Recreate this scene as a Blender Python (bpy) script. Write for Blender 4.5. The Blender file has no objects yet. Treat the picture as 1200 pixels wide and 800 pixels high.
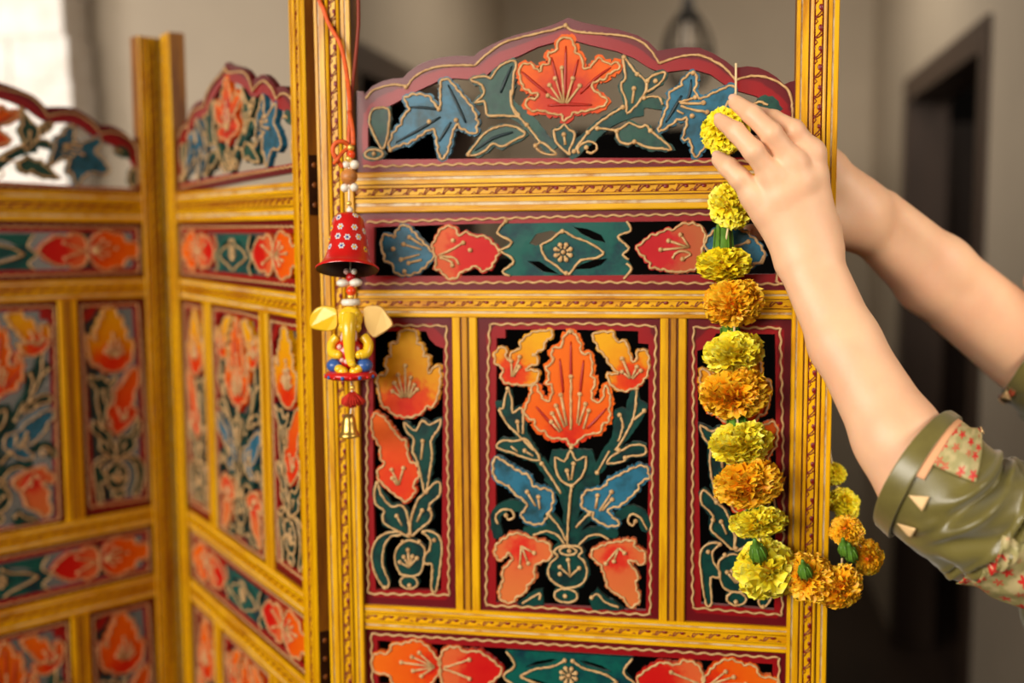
import bpy, bmesh, math, random
import numpy as np
from mathutils import Vector, Matrix
from mathutils.geometry import delaunay_2d_cdt

random.seed(7)
C = bpy.context.scene.collection
HC = 1.523                                   # camera height above the floor

# ------------------------------------------------------------------ camera
FPX, PITCH, ROLL = 1267.05, 0.098555, 0.0086315
cp, sp = math.cos(PITCH), math.sin(PITCH)
cr, sr = math.cos(ROLL), math.sin(ROLL)
FWD, UP0, RT0 = Vector((0, cp, -sp)), Vector((0, sp, cp)), Vector((1, 0, 0))
RT, UPV = RT0*cr - UP0*sr, RT0*sr + UP0*cr
CAM = Vector((0, 0, HC))

def ray(px, py):
    return FWD + RT*((px-600)/FPX) + UPV*((400-py)/FPX)

def at(px, py, depth):
    """point of the room seen at photo pixel (px,py), `depth` metres in front (world Y)"""
    r = ray(px, py)
    return CAM + r*(depth/r.y)

# ------------------------------------------------------------------ helpers
def link(o, parent=None):
    C.objects.link(o)
    if parent is not None:
        o.parent = parent
    return o

def tag(o, label=None, cat=None, group=None, kind=None):
    if label: o['label'] = label
    if cat: o['category'] = cat
    if group: o['group'] = group
    if kind: o['kind'] = kind
    return o

def empty(name, loc):
    o = bpy.data.objects.new(name, None)
    o.empty_display_size = .05
    o.location = loc
    return link(o)

class MB:
    """collects geometry (with material indices and a tint value) and links it as ONE mesh object"""
    def __init__(s):
        s.v, s.f, s.m, s.t, s.sm = [], [], [], [], []
    def add(s, verts, faces, mat=0, tint=None, smooth=True):
        o = len(s.v)
        s.v += [tuple(p) for p in verts]
        s.t += list(tint) if tint is not None else [0.0]*len(verts)
        for f in faces:
            s.f.append(tuple(i+o for i in f)); s.m.append(mat); s.sm.append(smooth)
    def merge(s, other, M=None, mat=None):
        vs = [M @ Vector(p) for p in other.v] if M is not None else other.v
        o = len(s.v)
        s.v += [tuple(p) for p in vs]; s.t += other.t
        for f, m, q in zip(other.f, other.m, other.sm):
            s.f.append(tuple(i+o for i in f)); s.m.append(m if mat is None else mat); s.sm.append(q)
    def box(s, a, b, mat=0):
        x0, y0, z0 = a; x1, y1, z1 = b
        v = [(x0,y0,z0),(x1,y0,z0),(x1,y1,z0),(x0,y1,z0),(x0,y0,z1),(x1,y0,z1),(x1,y1,z1),(x0,y1,z1)]
        s.add(v, [(0,3,2,1),(4,5,6,7),(0,1,5,4),(1,2,6,5),(2,3,7,6),(3,0,4,7)], mat, smooth=False)
    def sphere(s, c, r, mat=0, seg=12, rings=8, M=None):
        rx, ry, rz = r if isinstance(r, (tuple, list)) else (r, r, r)
        v, f = [], []
        for i in range(rings+1):
            th = math.pi*i/rings
            for j in range(seg):
                a = 2*math.pi*j/seg
                p = Vector((rx*math.sin(th)*math.cos(a), ry*math.sin(th)*math.sin(a), rz*math.cos(th)))
                if M is not None: p = M @ p
                v.append(p + Vector(c))
        for i in range(rings):
            for j in range(seg):
                a, b = i*seg+j, i*seg+(j+1) % seg
                f.append((a, a+seg, b+seg, b))
        s.add(v, f, mat)
    def lathe(s, prof, c=(0,0,0), mat=0, seg=32, M=None, cap=False, tint=None):
        """prof: list of (radius, z)"""
        v, f = [], []
        for r, z in prof:
            for j in range(seg):
                a = 2*math.pi*j/seg
                p = Vector((r*math.cos(a), r*math.sin(a), z))
                if M is not None: p = M @ p
                v.append(p + Vector(c))
        n = len(prof)
        for i in range(n-1):
            for j in range(seg):
                a, b = i*seg+j, i*seg+(j+1) % seg
                f.append((a, b, b+seg, a+seg))
        if cap:
            f.append(tuple(range(seg))[::-1]); f.append(tuple(range((n-1)*seg, n*seg)))
        s.add(v, f, mat)
    def tube(s, pts, r, mat=0, seg=6, closed=False, radii=None, flat=None):
        pts = [Vector(p) for p in pts]
        n = len(pts)
        if n < 2: return
        v, f = [], []
        for i, p in enumerate(pts):
            if closed: d = pts[(i+1) % n]-pts[i-1]
            else: d = pts[min(i+1, n-1)]-pts[max(i-1, 0)]
            if d.length < 1e-9: d = Vector((1,0,0))
            d.normalize()
            ref = Vector((0,1,0)) if abs(d.y) < .9 else Vector((1,0,0))
            a = d.cross(ref).normalized(); b = a.cross(d).normalized()
            rr = radii[i] if radii else r
            for j in range(seg):
                th = 2*math.pi*j/seg
                v.append(p + a*(math.cos(th)*rr) + b*(math.sin(th)*rr*(flat or 1)))
        m = n if closed else n-1
        for i in range(m):
            for j in range(seg):
                a0, b0 = i*seg+j, i*seg+(j+1) % seg
                a1, b1 = ((i+1) % n)*seg+j, ((i+1) % n)*seg+(j+1) % seg
                f.append((a0, b0, b1, a1))
        if not closed:
            f.append(tuple(range(seg))[::-1]); f.append(tuple(range((n-1)*seg, n*seg)))
        s.add(v, f, mat)
    def build(s, name, mats, parent=None, fixnormals=True):
        me = bpy.data.meshes.new(name)
        me.from_pydata(s.v, [], s.f)
        for m in (mats if isinstance(mats, (list, tuple)) else [mats]):
            me.materials.append(m)
        me.polygons.foreach_set('material_index', s.m)
        me.polygons.foreach_set('use_smooth', s.sm)
        at_ = me.attributes.new('tint', 'FLOAT', 'POINT')
        at_.data.foreach_set('value', [float(x) for x in s.t])
        if fixnormals:
            bm = bmesh.new(); bm.from_mesh(me)
            bmesh.ops.recalc_face_normals(bm, faces=bm.faces)
            bm.to_mesh(me); bm.free()
        me.update()
        o = bpy.data.objects.new(name, me)
        return link(o, parent)

def smooth_line(pts, n=5, closed=False):
    """Catmull-Rom through 2-D or 3-D points"""
    P = [Vector(p) for p in pts]
    if len(P) < 3: return P
    out = []
    m = len(P) if closed else len(P)-1
    for i in range(m):
        if closed: a, b, c, d = P[i-1], P[i], P[(i+1) % len(P)], P[(i+2) % len(P)]
        else: a, b, c, d = P[max(i-1,0)], P[i], P[i+1], P[min(i+2, len(P)-1)]
        for k in range(n):
            t = k/n
            out.append(.5*((2*b)+(c-a)*t+(2*a-5*b+4*c-d)*t*t+(3*b-a-3*c+d)*t**3))
    if not closed: out.append(P[-1])
    return out

# ------------------------------------------------------------------ materials
def srgb(r, g, b):
    f = lambda c: (c/255/12.92) if c/255 <= .04045 else ((c/255+.055)/1.055)**2.4
    return (f(r), f(g), f(b), 1)

def nodes(name):
    m = bpy.data.materials.new(name); m.use_nodes = True
    nt = m.node_tree
    b = nt.nodes['Principled BSDF']
    return m, nt, b

def mat_plain(name, col, rough=.5, metal=0, noise=0.0, scale=60, bump=0.0, spec=.5, coat=0.0, sheen=0.0, stretch=None, dark=None, worn=None):
    m, nt, b = nodes(name)
    b.inputs['Roughness'].default_value = rough
    b.inputs['Metallic'].default_value = metal
    b.inputs['Specular IOR Level'].default_value = spec
    b.inputs['Coat Weight'].default_value = coat
    b.inputs['Coat Roughness'].default_value = .25
    b.inputs['Sheen Weight'].default_value = sheen
    c = srgb(*col)
    b.inputs['Base Color'].default_value = c
    if noise or bump:
        tc = nt.nodes.new('ShaderNodeTexCoord')
        mp = nt.nodes.new('ShaderNodeMapping')
        if stretch: mp.inputs['Scale'].default_value = stretch
        nt.links.new(tc.outputs['Object'], mp.inputs[0])
        n = nt.nodes.new('ShaderNodeTexNoise')
        n.inputs['Scale'].default_value = scale
        n.inputs['Detail'].default_value = 5
        n.inputs['Roughness'].default_value = .65
        nt.links.new(mp.outputs[0], n.inputs['Vector'])
        if noise:
            r = nt.nodes.new('ShaderNodeValToRGB')
            d = srgb(*dark) if dark else tuple(x*(1-noise) for x in c[:3])+(1,)
            r.color_ramp.elements[0].position = .34; r.color_ramp.elements[0].color = d
            r.color_ramp.elements[1].position = .56; r.color_ramp.elements[1].color = c
            if worn:
                e = r.color_ramp.elements.new(.27); e.color = srgb(*worn)
            nt.links.new(n.outputs['Fac'], r.inputs[0])
            nt.links.new(r.outputs[0], b.inputs['Base Color'])
        if bump:
            bp = nt.nodes.new('ShaderNodeBump')
            bp.inputs['Strength'].default_value = bump
            bp.inputs['Distance'].default_value = .002
            nt.links.new(n.outputs['Fac'], bp.inputs['Height'])
            nt.links.new(bp.outputs[0], b.inputs['Normal'])
    return m

def mat_tint(name, stops, rough=.4, noise=.25, scale=140, coat=.0, spec=.5, sss=0):
    """paint that runs from one colour to the next along a painted motif (the mesh's tint value)"""
    m, nt, b = nodes(name)
    b.inputs['Roughness'].default_value = rough
    b.inputs['Specular IOR Level'].default_value = spec
    b.inputs['Coat Weight'].default_value = coat
    b.inputs['Coat Roughness'].default_value = .3
    if sss:
        b.inputs['Subsurface Weight'].default_value = sss
        b.inputs['Subsurface Radius'].default_value = (.012, .009, .002)
    a = nt.nodes.new('ShaderNodeAttribute'); a.attribute_name = 'tint'
    tc = nt.nodes.new('ShaderNodeTexCoord')
    n = nt.nodes.new('ShaderNodeTexNoise'); n.inputs['Scale'].default_value = scale; n.inputs['Detail'].default_value = 4
    nt.links.new(tc.outputs['Object'], n.inputs['Vector'])
    mm = nt.nodes.new('ShaderNodeMath'); mm.operation = 'MULTIPLY_ADD'
    mm.inputs[1].default_value = noise*2; mm.inputs[2].default_value = -noise
    nt.links.new(n.outputs['Fac'], mm.inputs[0])
    ad = nt.nodes.new('ShaderNodeMath'); ad.operation = 'ADD'
    nt.links.new(mm.outputs[0], ad.inputs[0]); nt.links.new(a.outputs['Fac'], ad.inputs[1])
    r = nt.nodes.new('ShaderNodeValToRGB')
    el = r.color_ramp.elements
    while len(el) < len(stops): el.new(.5)
    for e, (p, c) in zip(el, stops):
        e.position = p; e.color = srgb(*c)
    nt.links.new(ad.outputs[0], r.inputs[0])
    nt.links.new(r.outputs[0], b.inputs['Base Color'])
    return m

M = {}
def setup_mats():
    M['yellow'] = mat_plain('yellow paint', (226,168,2), .36, noise=.5, scale=26, bump=.25, stretch=(3,3,.35), dark=(190,122,0), spec=.32, worn=(124,66,2))
    M['yellow_rail'] = mat_plain('yellow rail paint', (226,168,2), .36, noise=.5, scale=26, bump=.25, stretch=(.35,3,3), dark=(190,122,0), spec=.32, worn=(124,66,2))
    M['side'] = mat_plain('brown stained edge', (150,90,8), .5, noise=.5, scale=24, stretch=(3,3,.35), dark=(110,58,4))
    M['amber'] = mat_plain('worn amber paint', (196,132,2), .42, noise=.5, scale=22, bump=.25, stretch=(3,3,.35), dark=(148,88,2), spec=.36)
    M['silver'] = mat_plain('silver line paint', (205,184,150), .4, noise=.3, scale=60, dark=(170,120,50))
    M['groove'] = mat_plain('brown groove', (128,66,2), .5, noise=.4, scale=90)
    M['redink'] = mat_plain('dark red scroll paint', (122,16,6), .4)
    M['border'] = mat_tint('red lacquer', [(0,(92,4,14)),(.46,(98,4,14)),(.54,(136,6,14)),(1,(140,6,12))], .36, noise=.12, scale=40, spec=.36)
    M['cream'] = mat_plain('cream cord', (206,166,112), .5, noise=.25, scale=160, dark=(176,130,80))
    M['teal'] = mat_plain('dark teal paint', (4,58,50), .40, noise=.5, scale=55, bump=.25, dark=(2,28,30), spec=.28)
    M['teal_band'] = mat_plain('bright teal paint', (0,80,70), .42, noise=.5, scale=38, bump=.25, dark=(0,44,54), spec=.25)
    M['green'] = mat_plain('dark green paint', (20,68,54), .42, noise=.5, scale=50, bump=.25, dark=(10,42,40), spec=.36)
    M['blue'] = mat_plain('blue paint', (34,100,126), .40, noise=.5, scale=42, bump=.25, dark=(18,60,70), spec=.36)
    M['vein'] = mat_plain('dark vein paint', (8,34,40), .45)
    M['vein_red'] = mat_plain('dark red vein paint', (164,30,8), .4)
    M['orange'] = mat_tint('orange flower paint', [(.0,(182,16,6)),(.2,(203,49,1)),(.42,(215,80,0)),(1,(220,97,3))], .46, spec=.22)
    M['maple'] = mat_tint('maple flower paint', [(.0,(176,33,19)),(.5,(188,53,25)),(.78,(211,79,8)),(1,(218,90,6))], .46, spec=.22)
    M['tulip'] = mat_tint('yellow tulip paint', [(.0,(195,23,4)),(.32,(207,64,3)),(.5,(213,134,1)),(1,(218,154,4))], .46, spec=.22)
    M['peach'] = mat_tint('peach flower paint', [(.0,(197,20,12)),(.2,(201,44,25)),(.42,(203,95,48)),(1,(203,106,51))], .46, spec=.22)
    M['redbud'] = mat_tint('red bud paint', [(.0,(203,40,11)),(.5,(207,66,8)),(1,(213,88,12))], .46, spec=.22)
    M['bandred'] = mat_tint('band flower paint', [(.0,(186,5,6)),(.4,(190,22,9)),(.6,(203,84,40)),(1,(205,95,46))], .46, spec=.22)
    M['bandpink'] = mat_tint('pink band flower paint', [(.0,(180,7,20)),(.45,(188,25,30)),(.65,(180,79,44)),(1,(178,90,49))], .46, spec=.22)
    M['hinge'] = mat_plain('dark brass hinge', (70,42,22), .4, metal=.6, noise=.5, scale=90)
# ------------------------------------------------------------------ folding screen
W, PW = 0.5, 0.0377
Z = {k: HC+v for k, v in dict(r1t=.06244, r1b=.02281, r2t=-.05437, r2b=-.08127, r3t=-.37987, r3b=-.40567,
                              r4t=-.48038, r4b=-.51157, top=.2768).items()}
MU = (.1474, .0249)
POSE = {'F': (-.193, 1.0901, -.178, 0, 0, 0), 'P2': (-.2063, 1.1039, -.9882, -.0058, -.0087, W), 'P1': (-.4838, 1.5396, .7894, -.0017, -.0082, W)}

def pose(k):
    x, d, yaw, dz, tl, anchor = POSE[k]
    return Matrix.Translation((x, d, HC+dz)) @ Matrix.Rotation(yaw, 4, 'Z') @ Matrix.Rotation(-tl, 4, 'Y') @ Matrix.Translation((-anchor, 0, -HC))
PM = {k: pose(k) for k in POSE}
FINV = PM['F'].inverted()

def fw(px, py, off):
    """world point over the near panel, `off` metres in front of its front face"""
    o = FINV @ CAM; d = (FINV.to_3x3() @ ray(px, py))
    t = (-off-o.y)/d.y
    return CAM + ray(px, py)*t

YF = .007                                  # the fretwork lies this far behind the face of the posts
def fl(px, py):
    """panel coordinates (along, up) of a spot of the near panel's fretwork"""
    o = FINV @ CAM; d = (FINV.to_3x3() @ ray(px, py))
    p = o + d*((YF-o.y)/d.y)
    return (p.x, p.z)

CR = {'A': (420,60,5.717), 'B': (590,20,4.447), 'C': (720,50,5.332), 'D': (420,240,5.0), 'E': (660,240,4.286), 'G': (560,370,5.0),
      'H': (560,510,3.636), 'I': (420,370,4.708), 'J': (420,530,4.208), 'K': (420,740,4.615), 'N': (420,0,3.81), 'P': (0,0,1)}
def T(c, *pts):
    x0, y0, s = CR[c]
    return [fl(x0+x/s, y0+y/s) for x, y in pts]

def inside(p, poly):
    x, y = p; r = False; n = len(poly)
    for i in range(n):
        (x1, y1), (x2, y2) = poly[i-1], poly[i]
        if (y1 > y) != (y2 > y) and x < (x2-x1)*(y-y1)/(y2-y1)+x1: r = not r
    return r

def area(p):
    return .5*sum(p[i-1][0]*p[i][1]-p[i][0]*p[i-1][1] for i in range(len(p)))

def resample(poly, step):
    out = []
    for i in range(len(poly)):
        a, b = Vector(poly[i-1]), Vector(poly[i])
        n = max(1, round((b-a).length/step))
        for k in range(n): out.append(tuple(a.lerp(b, k/n)))
    return out

def grow(poly, d, jag=0.0, rnd=None):
    """outline pushed outwards, with the saw-cut wobble of fretwork"""
    p = resample(poly, .0035); n = len(p); s = 1 if area(p) > 0 else -1
    out = []
    for i in range(n):
        t = Vector(p[(i+1) % n])-Vector(p[i-1])
        if t.length < 1e-9: continue
        t.normalize()
        nn = Vector((t.y, -t.x))*s
        w = d + jag*random.uniform(-.9, 1.2)
        out.append(tuple(Vector(p[i])+nn*w))
    return out

def plate(mb, outer, holes=(), th=.006, y0=YF, mat=0, tint=None, grid=.005):
    """flat fretsawn piece of wood with real thickness"""
    loops = [outer]+list(holes)
    pts, edges = [], []
    for L in loops:
        b = len(pts); pts += [Vector(p) for p in L]
        edges += [(b+i, b+(i+1) % len(L)) for i in range(len(L))]
    if grid:
        xs = [p[0] for p in outer]; zs = [p[1] for p in outer]
        x = min(xs)+grid/2
        while x < max(xs):
            z = min(zs)+grid/2
            while z < max(zs):
                if inside((x, z), outer): pts.append(Vector((x+random.uniform(-.0005,.0005), z)))
                z += grid
            x += grid
    v2, e2, f2, *_ = delaunay_2d_cdt(pts, edges, [], 0, 1e-6)
    keep = []
    for f in f2:
        c = sum((v2[i] for i in f), Vector((0,0)))/len(f)
        if inside(c, outer) and not any(inside(c, h) for h in holes): keep.append(tuple(f))
    n = len(v2)
    V = [(p.x, y0, p.y) for p in v2]+[(p.x, y0+th, p.y) for p in v2]
    tt = ([tint(p) for p in v2]*2) if tint else None
    cnt = {}
    for f in keep:
        for i in range(3):
            a, b = f[i], f[(i+1) % 3]
            cnt[(a, b)] = cnt.get((a, b), 0)+1
    F = [(a, c, b) for a, b, c in keep]+[(a+n, b+n, c+n) for a, b, c in keep]
    mb.add(V, F, mat, tt, smooth=False)
    S = [(a, b, b+n, a+n) for (a, b) in cnt if (b, a) not in cnt]
    mb.add(V, S, mat, tt, smooth=False)

RP = .00118
def pipe(mb, pts, closed=False, r=RP, n=4, y=None):
    yy = YF-.0004 if y is None else y
    L = smooth_line(pts, n, closed)
    L = [tuple(p) for p in L]
    if len(L) > 3:
        if closed: L = resample(L, .0026)
        else:
            q = []
            for i in range(len(L)-1):
                a, b = Vector(L[i]), Vector(L[i+1]); m = max(1, round((b-a).length/.0026))
                q += [tuple(a.lerp(b, k/m)) for k in range(m)]
            L = q+[L[-1]]
    # laid by hand: a slightly uneven, beaded line
    R = [r*random.uniform(.78, 1.25) for _ in L]
    mb.tube([(p[0]+random.uniform(-.00035,.00035), yy, p[1]+random.uniform(-.00035,.00035)) for p in L], r, seg=6, closed=closed, radii=R)
def bead(mb, p, r=.0024):
    mb.sphere((p[0], YF-.0006, p[1]), (r, r*.9, r), seg=8, rings=6)
def wavy(mb, pts, amp=.0008, wl=.0135, r=.00115):
    L = resample([pts[-1]]+list(pts), .0022)
    # open polyline: drop the closing run
    P = []
    for i in range(len(pts)-1):
        a, b = Vector(pts[i]), Vector(pts[i+1]); n = max(2, round((b-a).length/.0022))
        for k in range(n): P.append(a.lerp(b, k/n))
    P.append(Vector(pts[-1]))
    s = 0; out = []
    for i, p in enumerate(P):
        t = P[min(i+1, len(P)-1)]-P[max(i-1, 0)]; t.normalize()
        if i: s += (P[i]-P[i-1]).length
        out.append((p.x-t.y*amp*math.sin(s/wl*2*math.pi), YF-.0004, p.y+t.x*amp*math.sin(s/wl*2*math.pi)))
    mb.tube(out, r, seg=6)
def ribbon(pts, w0, w1=None):
    L = smooth_line(pts, 4); n = len(L); w1 = w0 if w1 is None else w1
    a, b = [], []
    for i, p in enumerate(L):
        t = L[min(i+1, n-1)]-L[max(i-1, 0)]; t.normalize()
        w = (w0+(w1-w0)*i/(n-1))/2
        a.append((p[0]-t[1]*w, p[1]+t[0]*w)); b.append((p[0]+t[1]*w, p[1]-t[0]*w))
    return a+b[::-1]
def oval(c, rx, ry, n=14):
    return [(c[0]+rx*math.cos(2*math.pi*i/n), c[1]+ry*math.sin(2*math.pi*i/n)) for i in range(n)]
PXM = .00083                                # one photo pixel on the near panel, in metres

def serrate(poly, amp=.0017, wl=.0085):
    """the scalloped edge of the carved petals"""
    L = resample([tuple(p) for p in smooth_line(poly, 3, True)], .0017); n = len(L); s = 1 if area(L) > 0 else -1
    tot = sum((Vector(L[i])-Vector(L[i-1])).length for i in range(n)); k = max(3, round(tot/wl)); d = 0; out = []; A = [random.uniform(.45, 1.35) for _ in range(k+1)]
    for i in range(n):
        t = Vector(L[(i+1) % n])-Vector(L[i-1])
        if i: d += (Vector(L[i])-Vector(L[i-1])).length
        if t.length < 1e-9: continue
        t.normalize()
        w = amp*A[min(k, int(k*d/tot))]*(abs(math.sin(math.pi*k*d/tot))-.45)
        out.append((L[i][0]+t.y*s*w, L[i][1]-t.x*s*w))
    return out

class Fret:
    """one carved insert: red border, cut-out motifs and cream cord outlines"""
    def __init__(s): s.pieces, s.cord, s.border = [], [], None
    def piece(s, name, mat, outline, tint=None, veins=(), outline_cord=True, g=.0018, jag=.0006, vein_mat='vein', smooth=False, depth=0):
        if name == 'leaf' and g == .0018: g, jag = .0024, .0010
        if smooth: outline = [tuple(p) for p in smooth_line(outline, 4, True)]
        if (name == 'flower' and mat not in ('teal',)) or mat == 'blue':
            outline = serrate(outline)
        s.pieces.append(dict(name=name, mat=mat, out=outline, tint=tint, veins=veins, g=g, jag=jag, vm=vein_mat, depth=depth))
        if outline_cord: s.cord.append(('c', outline))
    def line(s, *pts, dot=False, dot0=False):
        s.cord.append(('l', list(pts)))
        if dot: s.cord.append(('d', pts[-1]))
        if dot0: s.cord.append(('d', pts[0]))
    def dots(s, pts):
        for p in pts: s.cord.append(('d', p))
    def wave(s, *pts): s.cord.append(('w', list(pts)))
    def mirrored(s, cx):
        f = Fret(); mr = lambda p: (2*cx-p[0], p[1])
        f.border = (s.border[0] and [mr(p) for p in s.border[0]], [[mr(p) for p in h] for h in s.border[1]])
        for q in s.pieces:
            t = q['tint']
            f.pieces.append(dict(q, out=[mr(p) for p in q['out']], veins=[[mr(p) for p in v] for v in q['veins']],
                                 tint=(mr(t[0]), t[1]) if t else None))
        f.cord = [(k, mr(p) if k == 'd' else [mr(x) for x in p]) for k, p in s.cord]
        return f
    def shifted(s, dx, dz, swap=None):
        f = Fret(); mr = lambda p: (p[0]+dx, p[1]+dz)
        f.border = ([mr(p) for p in s.border[0]], [[mr(p) for p in h] for h in s.border[1]])
        for q in s.pieces:
            t = q['tint']
            f.pieces.append(dict(q, mat=(swap or {}).get(q['mat'], q['mat']), out=[mr(p) for p in q['out']],
                                 veins=[[mr(p) for p in v] for v in q['veins']], tint=(mr(t[0]), t[1]) if t else None))
        f.cord = [(k, mr(p) if k == 'd' else [mr(x) for x in p]) for k, p in s.cord]
        return f
    def build(s, name, parent):
        mb = MB()
        outer = resample(s.border[0], .008); holes = [resample(h, .006) for h in s.border[1]]
        hv = set((round(p[0],5), round(p[1],5)) for h in holes for p in h)
        plate(mb, outer, holes, th=.007, y0=YF+.0004, grid=0, tint=lambda p: 1.0 if (round(p[0],5), round(p[1],5)) in hv else 0.0)
        root = mb.build(name, M['border'], parent)
        # the pieces that look alike stay separate meshes: each flower, leaf, stem
        for q in s.pieces:
            mb = MB(); tf = None
            if q['tint']:
                base, L = q['tint']
                tf = lambda p, b=base, l=L: min(1.2, (Vector(p)-Vector(b)).length/l)
            plate(mb, grow(q['out'], q['g'], q['jag']), th=.006-q['depth'], y0=YF+q['depth']+random.uniform(0, .0004), tint=tf,
                  grid=.005 if tf else 0)
            for v in q['veins']:
                L = smooth_line(v, 3)
                n = len(L)
                mb.tube([(p[0], YF, p[1]) for p in L], .001, mat=1, seg=5, radii=[.0006+.0010*math.sin(math.pi*(i+.3)/(n+.2)) for i in range(n)])
            mb.build(q['name'], [M[q['mat']], M[q['vm']]], root)
        mb = MB()
        for k, p in s.cord:
            if k == 'c': pipe(mb, p, True, n=1 if len(p) > 60 else 3)
            elif k == 'l': pipe(mb, p, False, n=4)
            elif k == 'd': bead(mb, p)
            elif k == 'w': wavy(mb, p)
        o = mb.build('cord_outline', M['cream'], root)
        o['label'] = 'raised cream cord outlining the carving'
        return root

def mirror_z(pts, zc):
    up = list(pts)
    return up + [(x, 2*zc-z) for x, z in up[-2:0:-1]]

def arch_fret():
    f = Fret()
    outer = [(427,110.7),(435.7,101),(448,95),(460,92),(472,91),(479.5,83.6),(490,76),(502,70.8),(518,67),(533.7,65.2),(555.3,65.6),(561,60.5),(568,56),
             (578,51),(590,46),(606.9,40),(623.7,36),(646,29.5),(666,20.5),(680,25.5),(702.4,30),(725,34.5),(747.4,41.4),(760,48.5),(770.6,59.4),(782,57.4),(802.5,55),
             (819.4,55.6),(836,62.5),(851,71.5),(860.7,79.5),(875.7,77.5),(888.8,79),(900,83.8),(911,91),(919,98.8),(926,95.5),(934,94),(934,196),(700,199),(418,206),(418,106),(426,107)]
    inner = [(431,152),(433,140),(443,131),(455,124.7),(466,119),(490,106),(511,96),(532,91.5),(551,93),(570,88),(582,78),(591,71.5),(607,66),(630,54.7),(657.5,47.5),(671,46.9),(691,52.5),(722.7,60),(743,68),
             (760,79),(767,82),(782,84.3),(802.5,81.5),(817.5,82.5),(832.5,87),(849,98.8),(862.5,106),(885,112),(907.6,125),(919,138),(924,160),(924,184),(830,185),(665,185),(431,187)]
    P = lambda L: [fl(*p) for p in L]
    f.border = (P(outer), [P(inner)])
    f.line(*P([(429,116),(435.7,107),(448,102),(462,99.2),(477.7,101)])); f.line(*P([(477.7,101),(483,93),(495,84.5),(511,79),(532,76.6),(556,77)]))
    f.line(*P([(556,77),(565,68.7),(572,62.6),(590,50),(617,42.5),(645,36),(663,30)]), dot=True)
    f.line(*P([(663,30),(671,36),(691,39),(725,41.4),(747.4,47),(763,59.4),(772.5,74.4)])); f.line(*P([(772.5,74.4),(791,67.8),(812,64.6),(825,66.5),(840,73.4),(851,81),(861.6,94)]))
    f.line(*P([(861.6,94),(875.7,89.8),(892.5,89.4),(907.5,94),(920.7,102.5),(927,113.8),(929,138),(929,176)]))
    f.wave(*P([(426,195.5),(540,192.5),(700,190),(926,188.5)]))
    # leaves
    f.piece('leaf', 'blue', T('A',(210,650),(300,620),(350,608),(420,562),(490,520),(520,560),(532,640),(550,712),(585,700),(610,630),(630,550),(655,490),(700,520),(775,552),(798,480),(775,400),(740,350),(690,290),(640,230),(600,188),(555,205),(552,300),(545,388),(500,340),(470,305),(400,290),(312,312),(332,360),(340,400),(300,440),(290,490),(250,530),(215,600)),
            veins=[T('A',(600,225),(660,350),(720,480)),T('A',(340,375),(440,378),(540,392)),T('A',(250,612),(400,530),(550,440)),T('A',(540,605),(580,540),(620,475))])
    f.dots(T('A',(475,472),(540,388),(655,462),(215,662),(320,240)))
    f.piece('leaf', 'green', T('A',(75,470),(100,390),(200,385),(205,480),(190,600),(160,655),(120,590),(88,520)))
    f.piece('leaf', 'green', [tuple(p) for p in oval(T('A',(105,690))[0], 11*PXM, 5.5*PXM)]); f.dots(T('A',(105,688)))
    f.piece('leaf', 'green', T('N',(500,355),(560,340),(590,350),(605,330),(640,290),(690,270),(705,290),(692,340),(690,400),(680,440),(690,480),(720,520),(650,515),(580,515),(570,480),(560,450),(520,460),(560,420),(550,380)),
            veins=[T('N',(685,295),(660,350),(635,415))])
    f.piece('stem', 'green', ribbon(T('B',(20,470),(100,520),(170,590),(250,690)), 15*PXM, 10*PXM), outline_cord=False)
    f.line(*T('B',(40,380),(42,440),(60,500),(110,550),(160,610),(195,655))); f.dots(T('B',(122,562)))
    f.line(*T('B',(168,670),(205,655),(250,690),(275,718),(220,712),(180,692),(168,670)), dot=True)
    f.piece('leaf', 'green', T('N',(490,690),(520,650),(560,600),(610,570),(670,560),(720,575),(745,600),(700,625),(640,655),(600,640),(570,670),(530,690)), veins=[T('N',(520,672),(600,618),(690,590))])
    f.dots(T('N',(492,690)))
    # middle flower
    f.piece('flower', 'maple', T('B',(320,540),(300,508),(265,505),(205,488),(150,486),(122,466),(120,434),(168,425),(180,402),(122,378),(94,340),(84,290),(90,258),(140,244),(188,288),(208,246),(240,248),(238,186),(272,184),(288,125),(320,108),(358,124),(378,190),(405,206),(420,268),(452,262),(497,214),(540,244),(598,238),(600,268),(548,296),(532,320),(478,335),(460,360),(482,392),(536,430),(530,456),(470,478),(410,490),(362,500)),
            tint=(T('B',(320,440))[0], 250/4.447*PXM), veins=[T('B',(95,285),(150,335),(225,395)),T('B',(325,150),(322,300),(320,420)),T('B',(560,262),(480,320),(400,400)),T('B',(250,210),(280,330),(300,420)),T('B',(390,220),(360,330),(340,420)),T('B',(230,462),(320,455),(460,458))], vein_mat='vein_red', g=.003, jag=.0016)
    for a in ((270,320),(240,355),(232,410),(305,265),(362,320),(398,358)):
        f.line(*T('B',(320+(a[0]-320)*.15, 450), a), dot=True)
    f.piece('leaf', 'teal', T('B',(318,560),(292,585),(264,590),(274,650),(318,695),(345,716),(345,690),(366,640),(370,602),(345,588))); f.line(*T('B',(322,665),(315,612)), dot=True)
    f.piece('stem', 'teal', ribbon(T('B',(340,715),(430,640),(520,560),(620,500),(720,480)), 12*PXM, 11*PXM), outline_cord=False)
    f.line(*T('B',(365,708),(440,602),(540,520),(622,470)), dot=True); f.dots(T('B',(440,602),(368,700)))
    f.line(*T('B',(395,710),(388,685),(405,665),(440,648),(480,662),(485,690),(460,708),(432,700)), dot=False); f.dots(T('B',(432,680)))
    f.piece('leaf', 'green', T('B',(625,205),(660,250),(690,290),(735,330),(745,380),(700,450),(645,500),(640,440),(612,360),(635,320),(630,260))); f.line(*T('B',(670,450),(680,372)), dot=True)
    f.dots(T('B',(628,210),(698,298)))
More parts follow.
